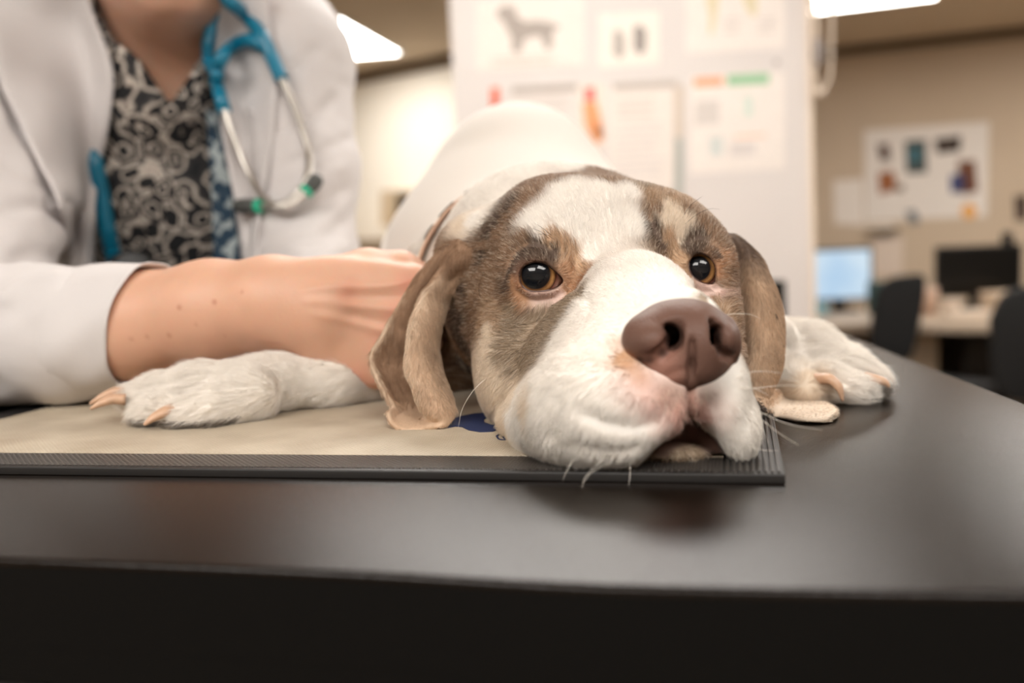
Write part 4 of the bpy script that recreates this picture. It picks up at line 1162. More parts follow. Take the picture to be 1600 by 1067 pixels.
for x, y, r, a in ((280, 480, .0024, .7), (335, 472, .0022, .7), (264, 524, .0026, .55), (230, 526, .0018, .5), (378, 456, .0015, .5), (306, 507, .0016, .4), (352, 525, .0012, .35), (205, 530, .002, .4)):
    h = hit(PB, x, y)
    if h is not None: pblend(h, r * 0.6 + 0.0010, 0.0016, (168, 100, 72), a * 0.8)
for x, y, r, a in ((640, 448, .014, .5), (620, 492, .012, .5), (600, 535, .014, .35), (545, 455, .012, .3), (560, 590, .014, .4)):
    h = hit(PB, x, y)
    if h is not None: pblend(h, r, r, (226, 140, 122), a)
low = (PV[:, 2] < -0.05)[:, None]; pc = np.where(low, np.array(lin((44, 46, 54)))[None], pc)
shoe = (PV[:, 2] < -0.97)[:, None]; pc = np.where(shoe, np.array(lin((30, 28, 28)))[None], pc)
np_mesh('body', PV, PQ, m_sk, per, col=pc)
# face details above the frame
m_hair = mat('brown_hair', (92, 64, 44), 0.5, bump=0.6, bump_scale=120)
m_eye2 = mat('person_eye', (70, 52, 40), 0.15); m_lipc = mat('lips', (196, 112, 104), 0.4)
for sx in (-1, 1):
    bm = bmesh.new(); bmesh.ops.create_uvsphere(bm, u_segments=20, v_segments=14, radius=0.0115)
    bmesh.ops.translate(bm, vec=V(hc_ + np.array([sx * 0.030, -0.072, 0.012])), verts=bm.verts); bm_obj('eye', bm, m_eye2, per)
HS = SDF(axis_grid([(-0.50, -0.18, 0.006)]), axis_grid([(0.80, 1.20, 0.006)]), axis_grid([(0.20, 0.62, 0.006)]))
HS.ell(hc_ + np.array([0, 0.014, 0.018]), (0.084, 0.096, 0.108), None, 0.01)
HS.ell(hc_ + np.array([0, 0.10, -0.02]), (0.050, 0.040, 0.050), None, 0.03)
HS.ell(hc_ + np.array([0, -0.10, -0.045]), (0.066, 0.085, 0.100), None, 0.02, 'sub')
hv, hq = HS.mesh(2); np_mesh('hair', hv, hq, m_hair, per)

# clothes ----------------------------------------------------------------
def prism_cut(S_, poly_px, dplane, depth_back, k):
    c = W(*np.mean(np.array(poly_px), 0), dplane); ax = CAMP - c; ax /= np.linalg.norm(ax)
    u = np.cross([0, 0, 1.0], ax); u /= np.linalg.norm(u); v = np.cross(ax, u)
    P3 = np.array([W(x, y, dplane) for x, y in poly_px]); P2 = np.stack([(P3 - c) @ u, (P3 - c) @ v], 1)
    lo = P3.min(0) - 0.05; hi = P3.max(0) + 0.05; lo[1] = dplane - 0.25; hi[1] = dplane + depth_back + 0.05
    sl = S_.sl(lo, hi); X, Y, Z = np.broadcast_arrays(*S_.pts(sl))
    p = np.stack([X - c[0], Y - c[1], Z - c[2]], -1).reshape(-1, 3).astype(float)
    s_ = dplane / (dplane - (p @ ax))           # follow the sight lines
    sd = poly_sd((p @ u) * s_, (p @ v) * s_, P2)
    S_.comb(sl, np.maximum(sd, -(p @ ax) - depth_back).reshape(X.shape).astype(np.float32), k, 'sub')
def torso(S_, g):
    S_.ell(W(250, 290, 1.105), (0.158 + g, 0.100 + g, 0.200 + g), None, 0.04)
    S_.cap(W(70, 75, 1.06), W(430, 65, 1.06), 0.054 + g, 0.054 + g, 0.04)
    S_.cap(W(250, 300, 1.13), np.array([-0.36, 1.30, -0.12]), 0.125 + g, 0.130 + g, 0.05)
BL = SDF(axis_grid([(-0.60, -0.08, 0.004)]), axis_grid([(0.88, 1.52, 0.005)]), axis_grid([(-0.30, 0.42, 0.004)]))
torso(BL, 0.0)
BL.cap(W(256, 10, 1.01), W(250, 150, 1.035), 0.068, 0.078, 0.02)
prism_cut(BL, [(140, -60), (158, 20), (178, 62), (212, 86), (240, 126), (266, 166), (292, 128), (314, 90), (330, 40), (338, -60)], 0.98, 0.075, 0.003)
bv_, bq_ = BL.mesh(1); BB = bvh_of(bv_, bq_)
m_bl = bpy.data.materials.new('floral_print_cloth'); m_bl.use_nodes = True
n, l = m_bl.node_tree.nodes, m_bl.node_tree.links; b = n['Principled BSDF']; b.inputs['Roughness'].default_value = 0.85
tc = n.new('ShaderNodeTexCoord')
nz = n.new('ShaderNodeTexNoise'); nz.inputs['Scale'].default_value = 28; nz.inputs['Detail'].default_value = 2
l.new(tc.outputs['Object'], nz.inputs['Vector'])
sc_ = n.new('ShaderNodeVectorMath'); sc_.operation = 'SCALE'; sc_.inputs['Scale'].default_value = 0.028; l.new(nz.outputs['Color'], sc_.inputs[0])
ad = n.new('ShaderNodeVectorMath'); l.new(tc.outputs['Object'], ad.inputs[0]); l.new(sc_.outputs[0], ad.inputs[1])
vo = n.new('ShaderNodeTexVoronoi'); vo.inputs['Scale'].default_value = 48; l.new(ad.outputs[0], vo.inputs['Vector'])
ra = n.new('ShaderNodeValToRGB'); ra.color_ramp.interpolation = 'LINEAR'
els = ra.color_ramp.elements; els[0].position = 0.0; els[0].color = (*lin((12, 13, 16)), 1); els[1].position = 1.0; els[1].color = (*lin((20, 22, 26)), 1)
for p_, c_ in ((0.26, (12, 13, 16)), (0.32, (206, 196, 186)), (0.37, (190, 178, 166)), (0.41, (24, 25, 28)), (0.60, (16, 17, 20)), (0.65, (186, 174, 164)), (0.70, (206, 196, 184)), (0.78, (60, 58, 58))):
    e_ = els.new(p_); e_.color = (*lin(c_), 1)
n2 = n.new('ShaderNodeTexNoise'); n2.inputs['Scale'].default_value = 70; l.new(tc.outputs['Object'], n2.inputs['Vector'])
ma = n.new('ShaderNodeMath'); ma.operation = 'MULTIPLY_ADD'; ma.inputs[1].default_value = 0.22; l.new(n2.outputs['Fac'], ma.inputs[0]); 
mb = n.new('ShaderNodeMath'); mb.operation = 'MULTIPLY'; mb.inputs[1].default_value = 1.0; l.new(vo.outputs['Distance'], mb.inputs[0]); l.new(mb.outputs[0], ma.inputs[2])
mc_ = n.new('ShaderNodeMath'); mc_.operation = 'SUBTRACT'; mc_.inputs[1].default_value = 0.06; l.new(ma.outputs[0], mc_.inputs[0])
l.new(mc_.outputs[0], ra.inputs[0]); l.new(ra.outputs[0], b.inputs['Base Color'])
o = np_mesh('blouse', bv_, bq_, m_bl, per); o['label'] = 'black and cream floral print blouse'
# coat
CT = SDF(axis_grid([(-0.68, -0.26, 0.0035), (-0.26, -0.10, 0.0035)]), axis_grid([(0.56, 1.56, 0.005)]), axis_grid([(-0.42, 0.45, 0.0035)]))
torso(CT, 0.016)
CT.ell(W(462, 92, 1.03), (0.056, 0.060, 0.058), None, 0.02)
CT.chain([W(466, 110, 1.03), W(474, 270, 0.995), W(476, 415, 0.965)], [0.056, 0.051, 0.050], 0.02)
CT.chain([W(476, 415, 0.965), W(500, 482, 0.84), W(525, 505, 0.775)], [0.050, 0.036, 0.031], 0.02)
CT.ell(W(5, 105, 1.01), (0.062, 0.062, 0.060), None, 0.02)
CT.chain([W(0, 110, 1.0), W(-20, 330, 0.86), el_l], [0.062, 0.062, 0.056], 0.02)
CT.chain([el_l, W(20, 528, 0.672), W(100, 526, 0.656), W(170, 516, 0.646)], [0.056, 0.0500, 0.0430, 0.0375], 0.02)
CT.cap(W(130, -20, 1.03), W(60, 60, 1.04), 0.03, 0.04, 0.03); CT.cap(W(395, -30, 1.04), W(440, 50, 1.04), 0.03, 0.04, 0.03)
CT.chain([np.array([-0.36, 1.31, -0.10]), np.array([-0.36, 1.32, -0.40])], [0.15, 0.16], 0.05)
prism_cut(CT, [(128, -70), (140, -5), (160, 50), (176, 112), (170, 180), (156, 250), (148, 330), (146, 430), (140, 560), (400, 560), (390, 430), (372, 330), (352, 240), (338, 170), (330, 110), (336, 40), (345, -70)], 0.98, 0.09, 0.004)
CT.cap(W(165, 518, 0.646), W(260, 505, 0.633), 0.0350, 0.0335, 0.004, 'sub')
ym = CT.a[1] < 1.03
CT.F[:, ym, :] = np.maximum(CT.F[:, ym, :], (0.002 + 0.0037 * (CT.a[0] > -0.36)[:, None, None] * (CT.a[1][ym] < 0.68)[None, :, None] - CT.a[2][None, None, :]).astype(np.float32))
cv_, cq_ = CT.mesh(2); CB = bvh_of(cv_, cq_)
CREASE = [([(0, 110), (30, 190), (60, 250), (86, 300), (99, 340), (108, 400)], .0055, -.012), ([(112, 400), (118, 440)], .005, -.01), ([(430, 205), (480, 185), (530, 150)], .006, -.004), ([(440, 260), (500, 235), (548, 215)], .006, -.004), ([(440, 340), (500, 318), (548, 290)], .007, -.005), ([(450, 375), (505, 365), (548, 340)], .007, -.004),
          ([(445, 300), (495, 280), (540, 258)], .006, .0035), ([(455, 110), (480, 90), (500, 70)], .007, -.004), ([(440, 395), (500, 395), (550, 380)], .006, .003),
          ([(425, 150), (415, 250), (402, 400)], .004, -.003), ([(0, 330), (50, 320), (100, 330)], .008, -.005), ([(0, 420), (40, 400), (90, 405)], .008, -.006), 
          ([(0, 480), (40, 440), (100, 425)], .007, .004), ([(0, 250), (40, 270), (80, 300)], .008, -.003), 
          ([(380, 0), (410, 40), (425, 100)], .006, -.003)]
psculpt(cv_, cq_, CB, CREASE)
NC = vnormals(cv_, cq_); cv_ = cv_ + NC * (0.0022 * vnoise(cv_, 22) + 0.0010 * vnoise(cv_ * np.array([1, 1, 1.6]), 55))[:, None]
CB = bvh_of(cv_, cq_)
m_coat = mat('white_coat_cloth', (215, 210, 209), 0.85, bump=0.10, bump_scale=700, noise_amt=0.02, noise_scale=30, sheen=0.1)
m_seam = mat('coat_seam_shadow_thread', (120, 112, 106), 0.9)
o = np_mesh('coat', cv_, cq_, m_coat, per); o['label'] = 'white doctor coat'
def on(bv, x, y, off):
    h = hit(bv, x, y)
    if h is None: h = W(x, y, 0.99)
    r_ = ray(x, y); r_ /= np.linalg.norm(r_); return h - r_ * off
def lap(name, rows, off0, off1, bv=None, m=None, th=0.003, nu=16, nv=30, parent=None):
    R = []
    for r_ in rows:
        k = len(r_); R.append([on(bv or CB, x, y, off0 + (off1 - off0) * (j / (k - 1))) for j, (x, y) in enumerate(r_)])
    ys_ = [min(q[1] for q in r_) for r_ in R]
    return sheet(name, R, nu, nv, th, m or m_coat, parent or per)
# the points over the opening have no coat behind them: rest them on the blouse instead
_on0 = on
def on(bv, x, y, off):
    h = hit(CB, x, y); h2 = hit(BB, x, y)
    c = [q for q in (h, h2) if q is not None]
    if not c: q = W(x, y, 0.985)
    else: q = min(c, key=lambda p: p[1])
    if q[1] < 0.78 or q[1] > 1.02: q = W(x, y, 0.96)
    r_ = ray(x, y); r_ /= np.linalg.norm(r_); return q - r_ * off
lap('lapel', [[(-44, -30), (40, -30), (100, -30), (128, -30)], [(-15, 60), (60, 50), (120, 40), (150, 35)], [(0, 130), (60, 120), (130, 112), (176, 112)], [(30, 190), (80, 190), (130, 195), (170, 195)], [(58, 250), (95, 255), (130, 258), (158, 260)],
              [(85, 300), (108, 305), (132, 308), (150, 310)], [(98, 340), (114, 342), (132, 344), (148, 345)], [(108, 400), (120, 402), (134, 403), (146, 404)], [(116, 450), (124, 452), (136, 452), (146, 452)]], 0.020, 0.010, th=0.004)
lap('lapel', [[(334, -30), (370, -30), (410, -30)], [(334, 60), (375, 60), (425, 60)], [(333, 120), (380, 120), (432, 120)], [(346, 200), (385, 200), (428, 200)], [(360, 280), (388, 280), (416, 280)], [(376, 360), (390, 360), (404, 360)], [(388, 440), (394, 440), (400, 440)]], 0.006, 0.008)
# turned-back cuff
P = spline([W(90, 527, .657), W(160, 518, .648), W(228, 508, .638)], 24); tt = (P[-1] - P[0]) / np.linalg.norm(P[-1] - P[0])
vs, fs = [], []; sg = 40
for i, q in enumerate(P):
    s_ = np.cross(tt, [0, 0, 1.0]); s_ /= np.linalg.norm(s_); u_ = np.cross(s_, tt)
    for k in range(sg):
        a = 2 * math.pi * k / sg
        r_ = 0.0440 - 0.0055 * i / 23 + 0.0010 * math.sin(3 * a + i * 0.25) + 0.0006 * math.sin(7 * a - i * 0.3) + (0.0010 if i in (0, 23) else 0)
        sh = 0.016 * (math.sin(a) * 0.9) * (i / 23)          # the mouth of the cuff is cut on a slant
        vs.append(q + r_ * (math.cos(a) * s_ + math.sin(a) * u_) + tt * sh)
fs = [(i * sg + k, i * sg + (k + 1) % sg, (i + 1) * sg + (k + 1) % sg, (i + 1) * sg + k) for i in range(23) for k in range(sg)]
o = thicken('cuff', vs, fs, 0.0022, m_coat, per); o['label'] = 'turned-back white cuff'
# embroidered band down the blouse
m_emb = bpy.data.materials.new('blue_embroidery'); m_emb.use_nodes = True
n, l = m_emb.node_tree.nodes, m_emb.node_tree.links; b = n['Principled BSDF']; b.inputs['Roughness'].default_value = 0.8
tc = n.new('ShaderNodeTexCoord'); wv = n.new('ShaderNodeTexVoronoi'); wv.inputs['Scale'].default_value = 90; l.new(tc.outputs['Object'], wv.inputs['Vector'])
ra = n.new('ShaderNodeValToRGB'); ra.color_ramp.elements[0].position = 0.52; ra.color_ramp.elements[0].color = (*lin((18, 48, 68)), 1)
ra.color_ramp.elements[1].position = 0.66; ra.color_ramp.elements[1].color = (*lin((150, 160, 162)), 1); l.new(wv.outputs['Distance'], ra.inputs[0]); l.new(ra.outputs[0], b.inputs['Base Color'])
R = [[on(BB, x + dx, y, 0.002) for dx in (0, 12, 24)] for x, y in ((326, 165), (330, 230), (336, 300), (342, 360), (346, 430))]
R = [[on(BB, x, y, 0.002) for x in xs_] for xs_, y in (((322, 332, 342), 170), ((326, 340, 352), 240), ((330, 346, 364), 300), ((332, 350, 372), 360), ((334, 352, 378), 420))]
sheet('embroidered_band', R, 8, 24, 0.0015, m_emb, per)

# ------------------------------------------------------------------ stethoscope
ste = empty('stethoscope', tuple(W(330, 80, 0.95))); tag(ste, 'blue stethoscope with steel ear tubes hanging around the neck of the person', 'stethoscope')
m_stb = mat('blue_rubber_tube', (3, 122, 156), 0.28, spec=0.6); m_stm = mat('steel_tube', (205, 200, 192), 0.32, metal=0.85)
m_tip = mat('grey_ear_tip', (76, 78, 76), 0.55); m_grn = mat('green_ring', (40, 190, 150), 0.4); m_cp = mat('chest_piece_metal', (38, 38, 38), 0.4, metal=0.2)
def SP(pts, off): return [on(CB, x, y, off) for x, y in pts]
nb0 = W(258, -10, 1.01)
tube('tube', [W(335, -45, 1.03)] + SP([(352, -5), (384, 24), (408, 55), (424, 88), (440, 124)], 0.016), 0.0068, m_stb, ste, seg=16)
tube('tube', SP([(412, 72), (392, 63), (366, 70), (346, 92), (338, 122), (344, 150), (352, 176)], 0.016), 0.0066, m_stb, ste, seg=16)
tube('tube', SP([(341, 120), (328, 98), (325, 70), (331, 40), (340, 10)], 0.010) + [W(338, -30, 1.02), W(300, -60, 1.085), W(240, -60, 1.085), W(190, -30, 1.03)] , 0.0062, m_stb, ste, seg=16)
tube('tube', [on(CB, x, y, o_) for x, y, o_ in ((142, 225, -0.006), (150, 262, 0.000), (160, 310, 0.008), (168, 360, 0.009), (178, 402, 0.010), (186, 424, 0.011))], 0.0080, m_stb, ste, seg=16)
tube('ear_tube', SP([(437, 118), (456, 158), (472, 200), (483, 242), (480, 278), (462, 306), (436, 321), (408, 323)], 0.016), [0.0034, 0.0034, 0.0034, 0.0036, 0.003], m_stm, ste, seg=12)
tube('ear_tube', SP([(350, 170), (362, 208), (380, 252), (400, 292), (422, 318), (446, 322), (466, 312), (478, 300)], 0.020), [0.0034, 0.0034, 0.0034, 0.0036, 0.003], m_stm, ste, seg=12)
def ear_tip(a, b_):
    a, b_ = np.array(a), np.array(b_); ax = b_ - a; L = np.linalg.norm(ax)
    t_ = lathe('ear_tip', a, ax, [(0.0035, 0), (0.0062, 0.002), (0.0074, L * 0.45), (0.0068, L * 0.8), (0.0035, L)], m_tip, ste)
    r_ = lathe('ring', a - ax / L * 0.003, ax, [(0.0045, 0), (0.0068, 0.0008), (0.0068, 0.0042), (0.0045, 0.005)], m_grn, t_)
    r_.matrix_parent_inverse = Matrix.Identity(4); 
ear_tip(on(CB, 404, 322, 0.018), on(CB, 366, 322, 0.016)); ear_tip(on(CB, 479, 298, 0.020), on(CB, 500, 276, 0.018))
ax_ = CAMP - W(206, 428, 0.95); ax_ /= np.linalg.norm(ax_); ax_ = ax_ + np.array([0, 0, 0.5])
cpc = on(CB, 206, 428, 0.004)
cp_ = lathe('chest_piece', cpc, ax_, [(0.010, -0.002), (0.0225, 0.0), (0.0235, 0.003), (0.0225, 0.007), (0.018, 0.0085), (0.0165, 0.0075), (0.0, 0.008)], m_cp, ste, 40)
# ------------------------------------------------------------------ charts on the partition
PA = np.array(pa); PNN = np.array([PN[0], PN[1], 0.0]); 
if PNN[1] > 0: PNN = -PNN
def PL(px, py, off=0.0, A=None, N=None):
    A = PA if A is None else A; N = PNN if N is None else N
    r = ray(px, py); t = ((A + N * off - CAMP) @ N) / (r @ N); return CAMP + r * t
def flat(name, pts, off, th, m, parent=None, A=None, N=None):
    Nn_ = PNN if N is None else N
    f = [PL(x, y, off, A, N) for x, y in pts]; k = [p + Nn_ * th for p in f]; n_ = len(f)
    fs = [tuple(range(n_)), tuple(range(2 * n_ - 1, n_ - 1, -1))] + [(i, (i + 1) % n_, (i + 1) % n_ + n_, i + n_) for i in range(n_)]
    bm = bmesh.new(); vs = [bm.verts.new(V(p)) for p in f + k]
    for q in fs: bm.faces.new([vs[i] for i in q])
    return bm_obj(name, bm, m, parent, smooth=False)
_mc = {}
def pm(c, rough=0.8):
    if c not in _mc: _mc[c] = mat('print_%02x%02x%02x' % c, c, rough, noise_amt=0.04, noise_scale=60)
    return _mc[c]
def R4(x0, y0, x1, y1, s=-0.055): return [(x0, y0), (x1, y0 + s * (x1 - x0)), (x1, y1 + s * (x1 - x0)), (x0, y1)]
def paper(name, label, cat, quad, col, prints, A=None, N=None, group=None):
    c = PL(*np.mean(np.array(quad), 0), 0.002, A, N)
    r = empty(name, tuple(c)); tag(r, label, cat, group)
    flat('sheet', quad, 0.0004, 0.0012, pm(col), r, A, N)
    for poly, pc_ in prints: flat('print', poly, 0.0018, 0.0006, pm(pc_), r, A, N)
    return r
def lines(x0, y0, x1, n_, dy, col, h=2.2, s=-0.055):
    rs = random.Random(int(x0 * 7 + y0)); out = []
    for i in range(n_):
        e_ = x1 - rs.random() * (x1 - x0) * 0.3; out.append((R4(x0, y0 + i * dy, e_, y0 + i * dy + h, s), col))
    return out
G1, G2 = (186, 176, 168), (168, 160, 154)
dogpoly = [(778, 14), (790, 8), (806, 12), (808, 26), (820, 34), (842, 32), (862, 36), (876, 42), (866, 48), (862, 56), (864, 70), (856, 80), (850, 70), (844, 56), (828, 58), (818, 62), (816, 76), (808, 84), (800, 78), (800, 60), (792, 46), (786, 34), (776, 26)]
paper('anatomy_chart', 'chart with a grey four-legged animal figure at the top left of the partition', 'chart', R4(744, 2, 912, 112), (226, 217, 209), [(dogpoly, (166, 156, 148))] + lines(770, 92, 880, 2, 8, G1))
paper('notice_sheet', 'small sheet with two dark oval figures between the two top charts', 'paper', R4(936, 22, 1030, 106), (232, 223, 213),
      [([(958, 50), (968, 46), (976, 56), (976, 84), (968, 92), (958, 84)], (176, 168, 160)), ([(990, 42), (1000, 38), (1010, 48), (1009, 78), (1000, 86), (990, 76)], (150, 142, 136))])
paper('anatomy_chart', 'chart with pale yellow leg figures at the top right of the partition', 'chart', R4(1072, -22, 1226, 84), (228, 219, 212),
      [([(1102, -6), (1124, -8), (1120, 24), (1114, 54), (1108, 54), (1108, 20)], (214, 202, 170)), ([(1158, -10), (1184, -12), (1182, 26), (1172, 24), (1164, 8)], (214, 202, 170))] + lines(1130, 30, 1160, 3, 9, G1) + lines(1186, 30, 1215, 3, 9, G1))
paper('notice_sheet', 'sheet with a grey headline behind the back of the dog', 'paper', R4(796, 138, 905, 262), (218, 209, 203), [(R4(800, 136, 902, 147), (176, 166, 158))] + lines(806, 158, 890, 8, 11, G1))
paper('wall_tag', 'small orange tag at the left of the partition above the back of the dog', 'tag', R4(767, 137, 780, 172), (224, 108, 72), [(R4(769, 146, 778, 164, -.05), (208, 84, 54))])
paper('notice_sheet', 'large text sheet with a grey headline in the middle of the partition', 'paper', R4(950, 136, 1052, 300), (226, 216, 208), [(R4(958, 130, 1058, 142), (188, 178, 170))] + lines(962, 158, 1040, 3, 11, G1) + lines(962, 196, 1044, 8, 11, (200, 192, 190)))
paper('bottle_poster', 'narrow poster strip with a red and orange bottle figure', 'poster', R4(905, 132, 944, 236), (228, 214, 202),
      [([(914, 138), (928, 136), (930, 156), (914, 158)], (214, 92, 84)), ([(910, 160), (932, 158), (940, 190), (944, 216), (930, 226), (914, 196)], (228, 158, 112)), ([(926, 196), (940, 194), (944, 214), (932, 220)], (206, 130, 74))])
paper('paper_strip', 'narrow vertical strip, tan above and grey-green below, beside the middle text sheet', 'paper', R4(1053, 134, 1068, 308), (204, 190, 176), [(R4(1055, 216, 1067, 306), (164, 168, 162))])
paper('notice_sheet', 'sheet with an orange and green header bar at the right of the partition', 'paper', R4(1078, 120, 1226, 272), (228, 219, 212),
      [(R4(1084, 122, 1130, 136), (236, 160, 122)), (R4(1136, 118, 1202, 134), (146, 190, 150)), (R4(1086, 158, 1124, 196), (206, 198, 192)), (R4(1160, 150, 1178, 184), (206, 214, 204)), (R4(1148, 212, 1196, 216), (232, 186, 160)), (R4(1108, 214, 1130, 244), (200, 204, 200)), (R4(1140, 224, 1180, 244), (208, 200, 196))])
paper('wall_sticker', 'small grey round sticker above the green header', 'sticker', [(1213 + 5 * math.cos(a), 98 + 5 * math.sin(a)) for a in np.linspace(0, 2 * math.pi, 12, endpoint=False)], (176, 168, 164), [])
# edge strip of the partition
flat('trim_3', [(1258, -40), (1264.5, -40), (1275, 505), (1268, 505)], 0.0, 0.01, mat('edge_strip', (232, 216, 198), 0.5))['kind'] = 'structure'
# hanging cable at the edge of the partition
hcb = empty('hanging_cable', tuple(PL(1282, 80, 0.02))); tag(hcb, 'grey cable with a connector hanging at the right edge of the papered partition', 'cable')
m_cab = mat('cable_grey', (150, 140, 134), 0.5); m_cab2 = mat('cable_pale', (206, 190, 172), 0.5)
def cb(name, pts, r_, m): return tube(name, [PL(x, y, 0.03) for x, y in pts], r_, m, hcb)
cb('cord', [(1296, -20), (1300, 20), (1299, 70), (1297, 115), (1290, 138), (1280, 140), (1274, 120), (1273, 100)], 0.005, m_cab2)
cb('connector', [(1276, 60), (1278, 75), (1278, 90), (1277, 104)], [0.010, 0.0125, 0.0125, 0.009], m_cab)
cb('cord', [(1268, -15), (1271, 15), (1276, 40), (1276, 62)], 0.007, m_cab2)
cb('plug', [(1272, 140), (1280, 146), (1290, 142)], [0.008, 0.011, 0.008], m_cab2)

# ------------------------------------------------------------------ left back wall
WLp = np.array([wl0[0], wl0[1], 0.5]); WLn = np.array([dl[1], -dl[0], 0.0]); WLn = WLn if WLn[1] < 0 else -WLn
r = empty('wall_dispenser', tuple(PL(640, 325, 0.05, WLp, WLn))); tag(r, 'dark box with a pale rim on the cream wall left of the dog', 'dispenser')
flat('housing', R4(612, 298, 672, 352, -0.02), 0.0, 0.10, mat('dispenser_rim', (196, 176, 148), 0.6), r, WLp, WLn)
flat('front', R4(620, 303, 668, 348, -0.02), 0.101, 0.01, mat('dispenser_dark', (58, 48, 38), 0.4), r, WLp, WLn)
r = empty('counter', tuple(PL(580, 385, 0.2, WLp, WLn))); tag(r, 'brown counter running along the cream wall', 'counter')
flat('worktop', R4(300, 378, 700, 390, -0.02), 0.02, 0.50, mat('counter_top', (176, 156, 130), 0.5), r, WLp, WLn)
flat('cabinet_front', R4(300, 391, 700, 560, -0.02), 0.02, 0.44, mat('counter_front', (168, 150, 126), 0.6), r, WLp, WLn)

# ------------------------------------------------------------------ right: notice board, desks, monitors, chairs
WRp = np.array([wr0[0], wr0[1], 0.5]); WRn = np.array([dr[1], -dr[0], 0.0]); WRn = WRn if WRn[1] < 0 else -WRn
K = dict(A=WRp, N=WRn)
paper('photo_poster', 'white poster with five dark photographs on the tan wall', 'poster', [(1350, 203), (1546, 190), (1542, 338), (1352, 346)], (238, 229, 220),
      [([(1371, 226), (1388, 224), (1392, 250), (1376, 252)], (88, 62, 52)), ([(1372, 270), (1396, 266), (1402, 296), (1374, 304)], (160, 100, 62)), ([(1398, 290), (1412, 288), (1412, 298), (1400, 300)], (120, 104, 84)),
       ([(1414, 220), (1447, 218), (1448, 270), (1416, 271)], (74, 84, 82)), ([(1420, 232), (1438, 230), (1438, 252), (1420, 254)], (84, 138, 152)), ([(1460, 217), (1502, 212), (1500, 236), (1464, 240)], (66, 54, 46)),
       ([(1496, 252), (1524, 250), (1528, 300), (1500, 304)], (118, 74, 50)), ([(1484, 274), (1508, 270), (1510, 300), (1486, 302)], (72, 82, 128))], **K)
paper('notice_sheet', 'plain white sheet low at the left of the photo poster', 'paper', [(1302, 282), (1348, 279), (1350, 349), (1396, 348), (1396, 354), (1304, 350)], (242, 232, 222), [], **K)
paper('notice_sheet', 'pale sheet hanging beside the blue lit monitor', 'paper', [(1364, 372), (1412, 368), (1410, 428), (1366, 430)], (226, 208, 192), [], **K)
paper('wall_sticker', 'orange round sticker at the foot of the photo poster', 'sticker', [(1514 + 12 * math.cos(a), 330 + 12 * math.sin(a)) for a in np.linspace(0, 2 * math.pi, 16, endpoint=False)], (240, 176, 96), [], A=WRp + WRn * 0.003, N=WRn)
paper('wall_clip', 'small dark blue-grey clip under the photo poster', 'clip', [(1414, 330), (1430, 328), (1438, 348), (1424, 352)], (120, 124, 128), [], A=WRp + WRn * 0.003, N=WRn)
r = empty('wall_shelf', tuple(PL(1382, 362, 0.05, WRp, WRn))); tag(r, 'narrow dark wall ledge under the white sheets', 'shelf')
flat('ledge', [(1355, 361), (1405, 357), (1405, 362), (1355, 366)], 0.0, 0.05, mat('ledge_dark', (110, 98, 82), 0.6), r, WRp, WRn)
flat('bracket', [(1376, 364), (1384, 364), (1384, 370), (1376, 370)], 0.0, 0.03, mat('ledge_dark2', (110, 98, 82), 0.6), r, WRp, WRn)
paper('wall_device', 'small dark device on the tan wall beside the large black monitor', 'device', [(1584, 306), (1606, 304), (1606, 344), (1586, 346)], (84, 66, 54), [([(1590, 312), (1600, 311), (1600, 326), (1590, 327)], (52, 42, 36))], **K)

DZ = -0.33
m_desk = mat('desk_laminate', (176, 158, 138), 0.45, noise_amt=0.04); m_dpan = mat('desk_panel', (196, 178, 156), 0.6); m_blk = mat('black_plastic', (8, 8, 8), 0.5, spec=0.3); m_dk = mat('dark_cabinet', (40, 34, 30), 0.5)
def ZP(x, y, z): return T(x, y, z)
desk = empty('desk', (2.2, 5.2, ZF)); tag(desk, 'long beige office desk against the tan wall', 'desk')
q = [T(1262, 505, DZ)[:2], T(1600, 508, DZ)[:2], T(1700, 508, DZ)[:2], T(1700, 472, DZ)[:2], T(1262, 480, DZ)[:2]]
slab('desktop', [q[0], q[2], q[3], q[4]], DZ - 0.035, DZ, m_desk, desk, 0.004)
for x, w_ in ((1290, 0.03), (1448, 0.14), (1660, 0.03)):
    a = T(x, 512, DZ - 0.04)
    box('side_panel', (a[0], a[1] + 0.25, (DZ - 0.036 + ZF) / 2), (w_, 0.42, DZ - 0.037 - ZF), m_dpan, desk, bevel=0.004)
a, b_ = T(1300, 512, DZ), T(1650, 512, DZ)
box('back_panel', ((a[0] + b_[0]) / 2, a[1] + 0.85, (DZ - 0.036 + ZF) / 2 + 0.05), (b_[0] - a[0], 0.02, 0.5), m_dpan, desk, bevel=0.002)
m_scr = bpy.data.materials.new('lit_screen'); m_scr.use_nodes = True
n, l = m_scr.node_tree.nodes, m_scr.node_tree.links; b = n['Principled BSDF']; b.inputs['Base Color'].default_value = (0.02, 0.02, 0.02, 1)
t = n.new('ShaderNodeTexNoise'); t.inputs['Scale'].default_value = 5; l.new(n.new('ShaderNodeTexCoord').outputs['Object'], t.inputs['Vector'])
r_ = n.new('ShaderNodeValToRGB'); r_.color_ramp.elements[0].position = .35; r_.color_ramp.elements[1].position = .65; r_.color_ramp.elements[0].color = (*lin((176, 206, 232)), 1); r_.color_ramp.elements[1].color = (*lin((214, 230, 240)), 1)
l.new(t.outputs['Fac'], r_.inputs[0]); l.new(r_.outputs[0], b.inputs['Emission Color']); b.inputs['Emission Strength'].default_value = 1.0
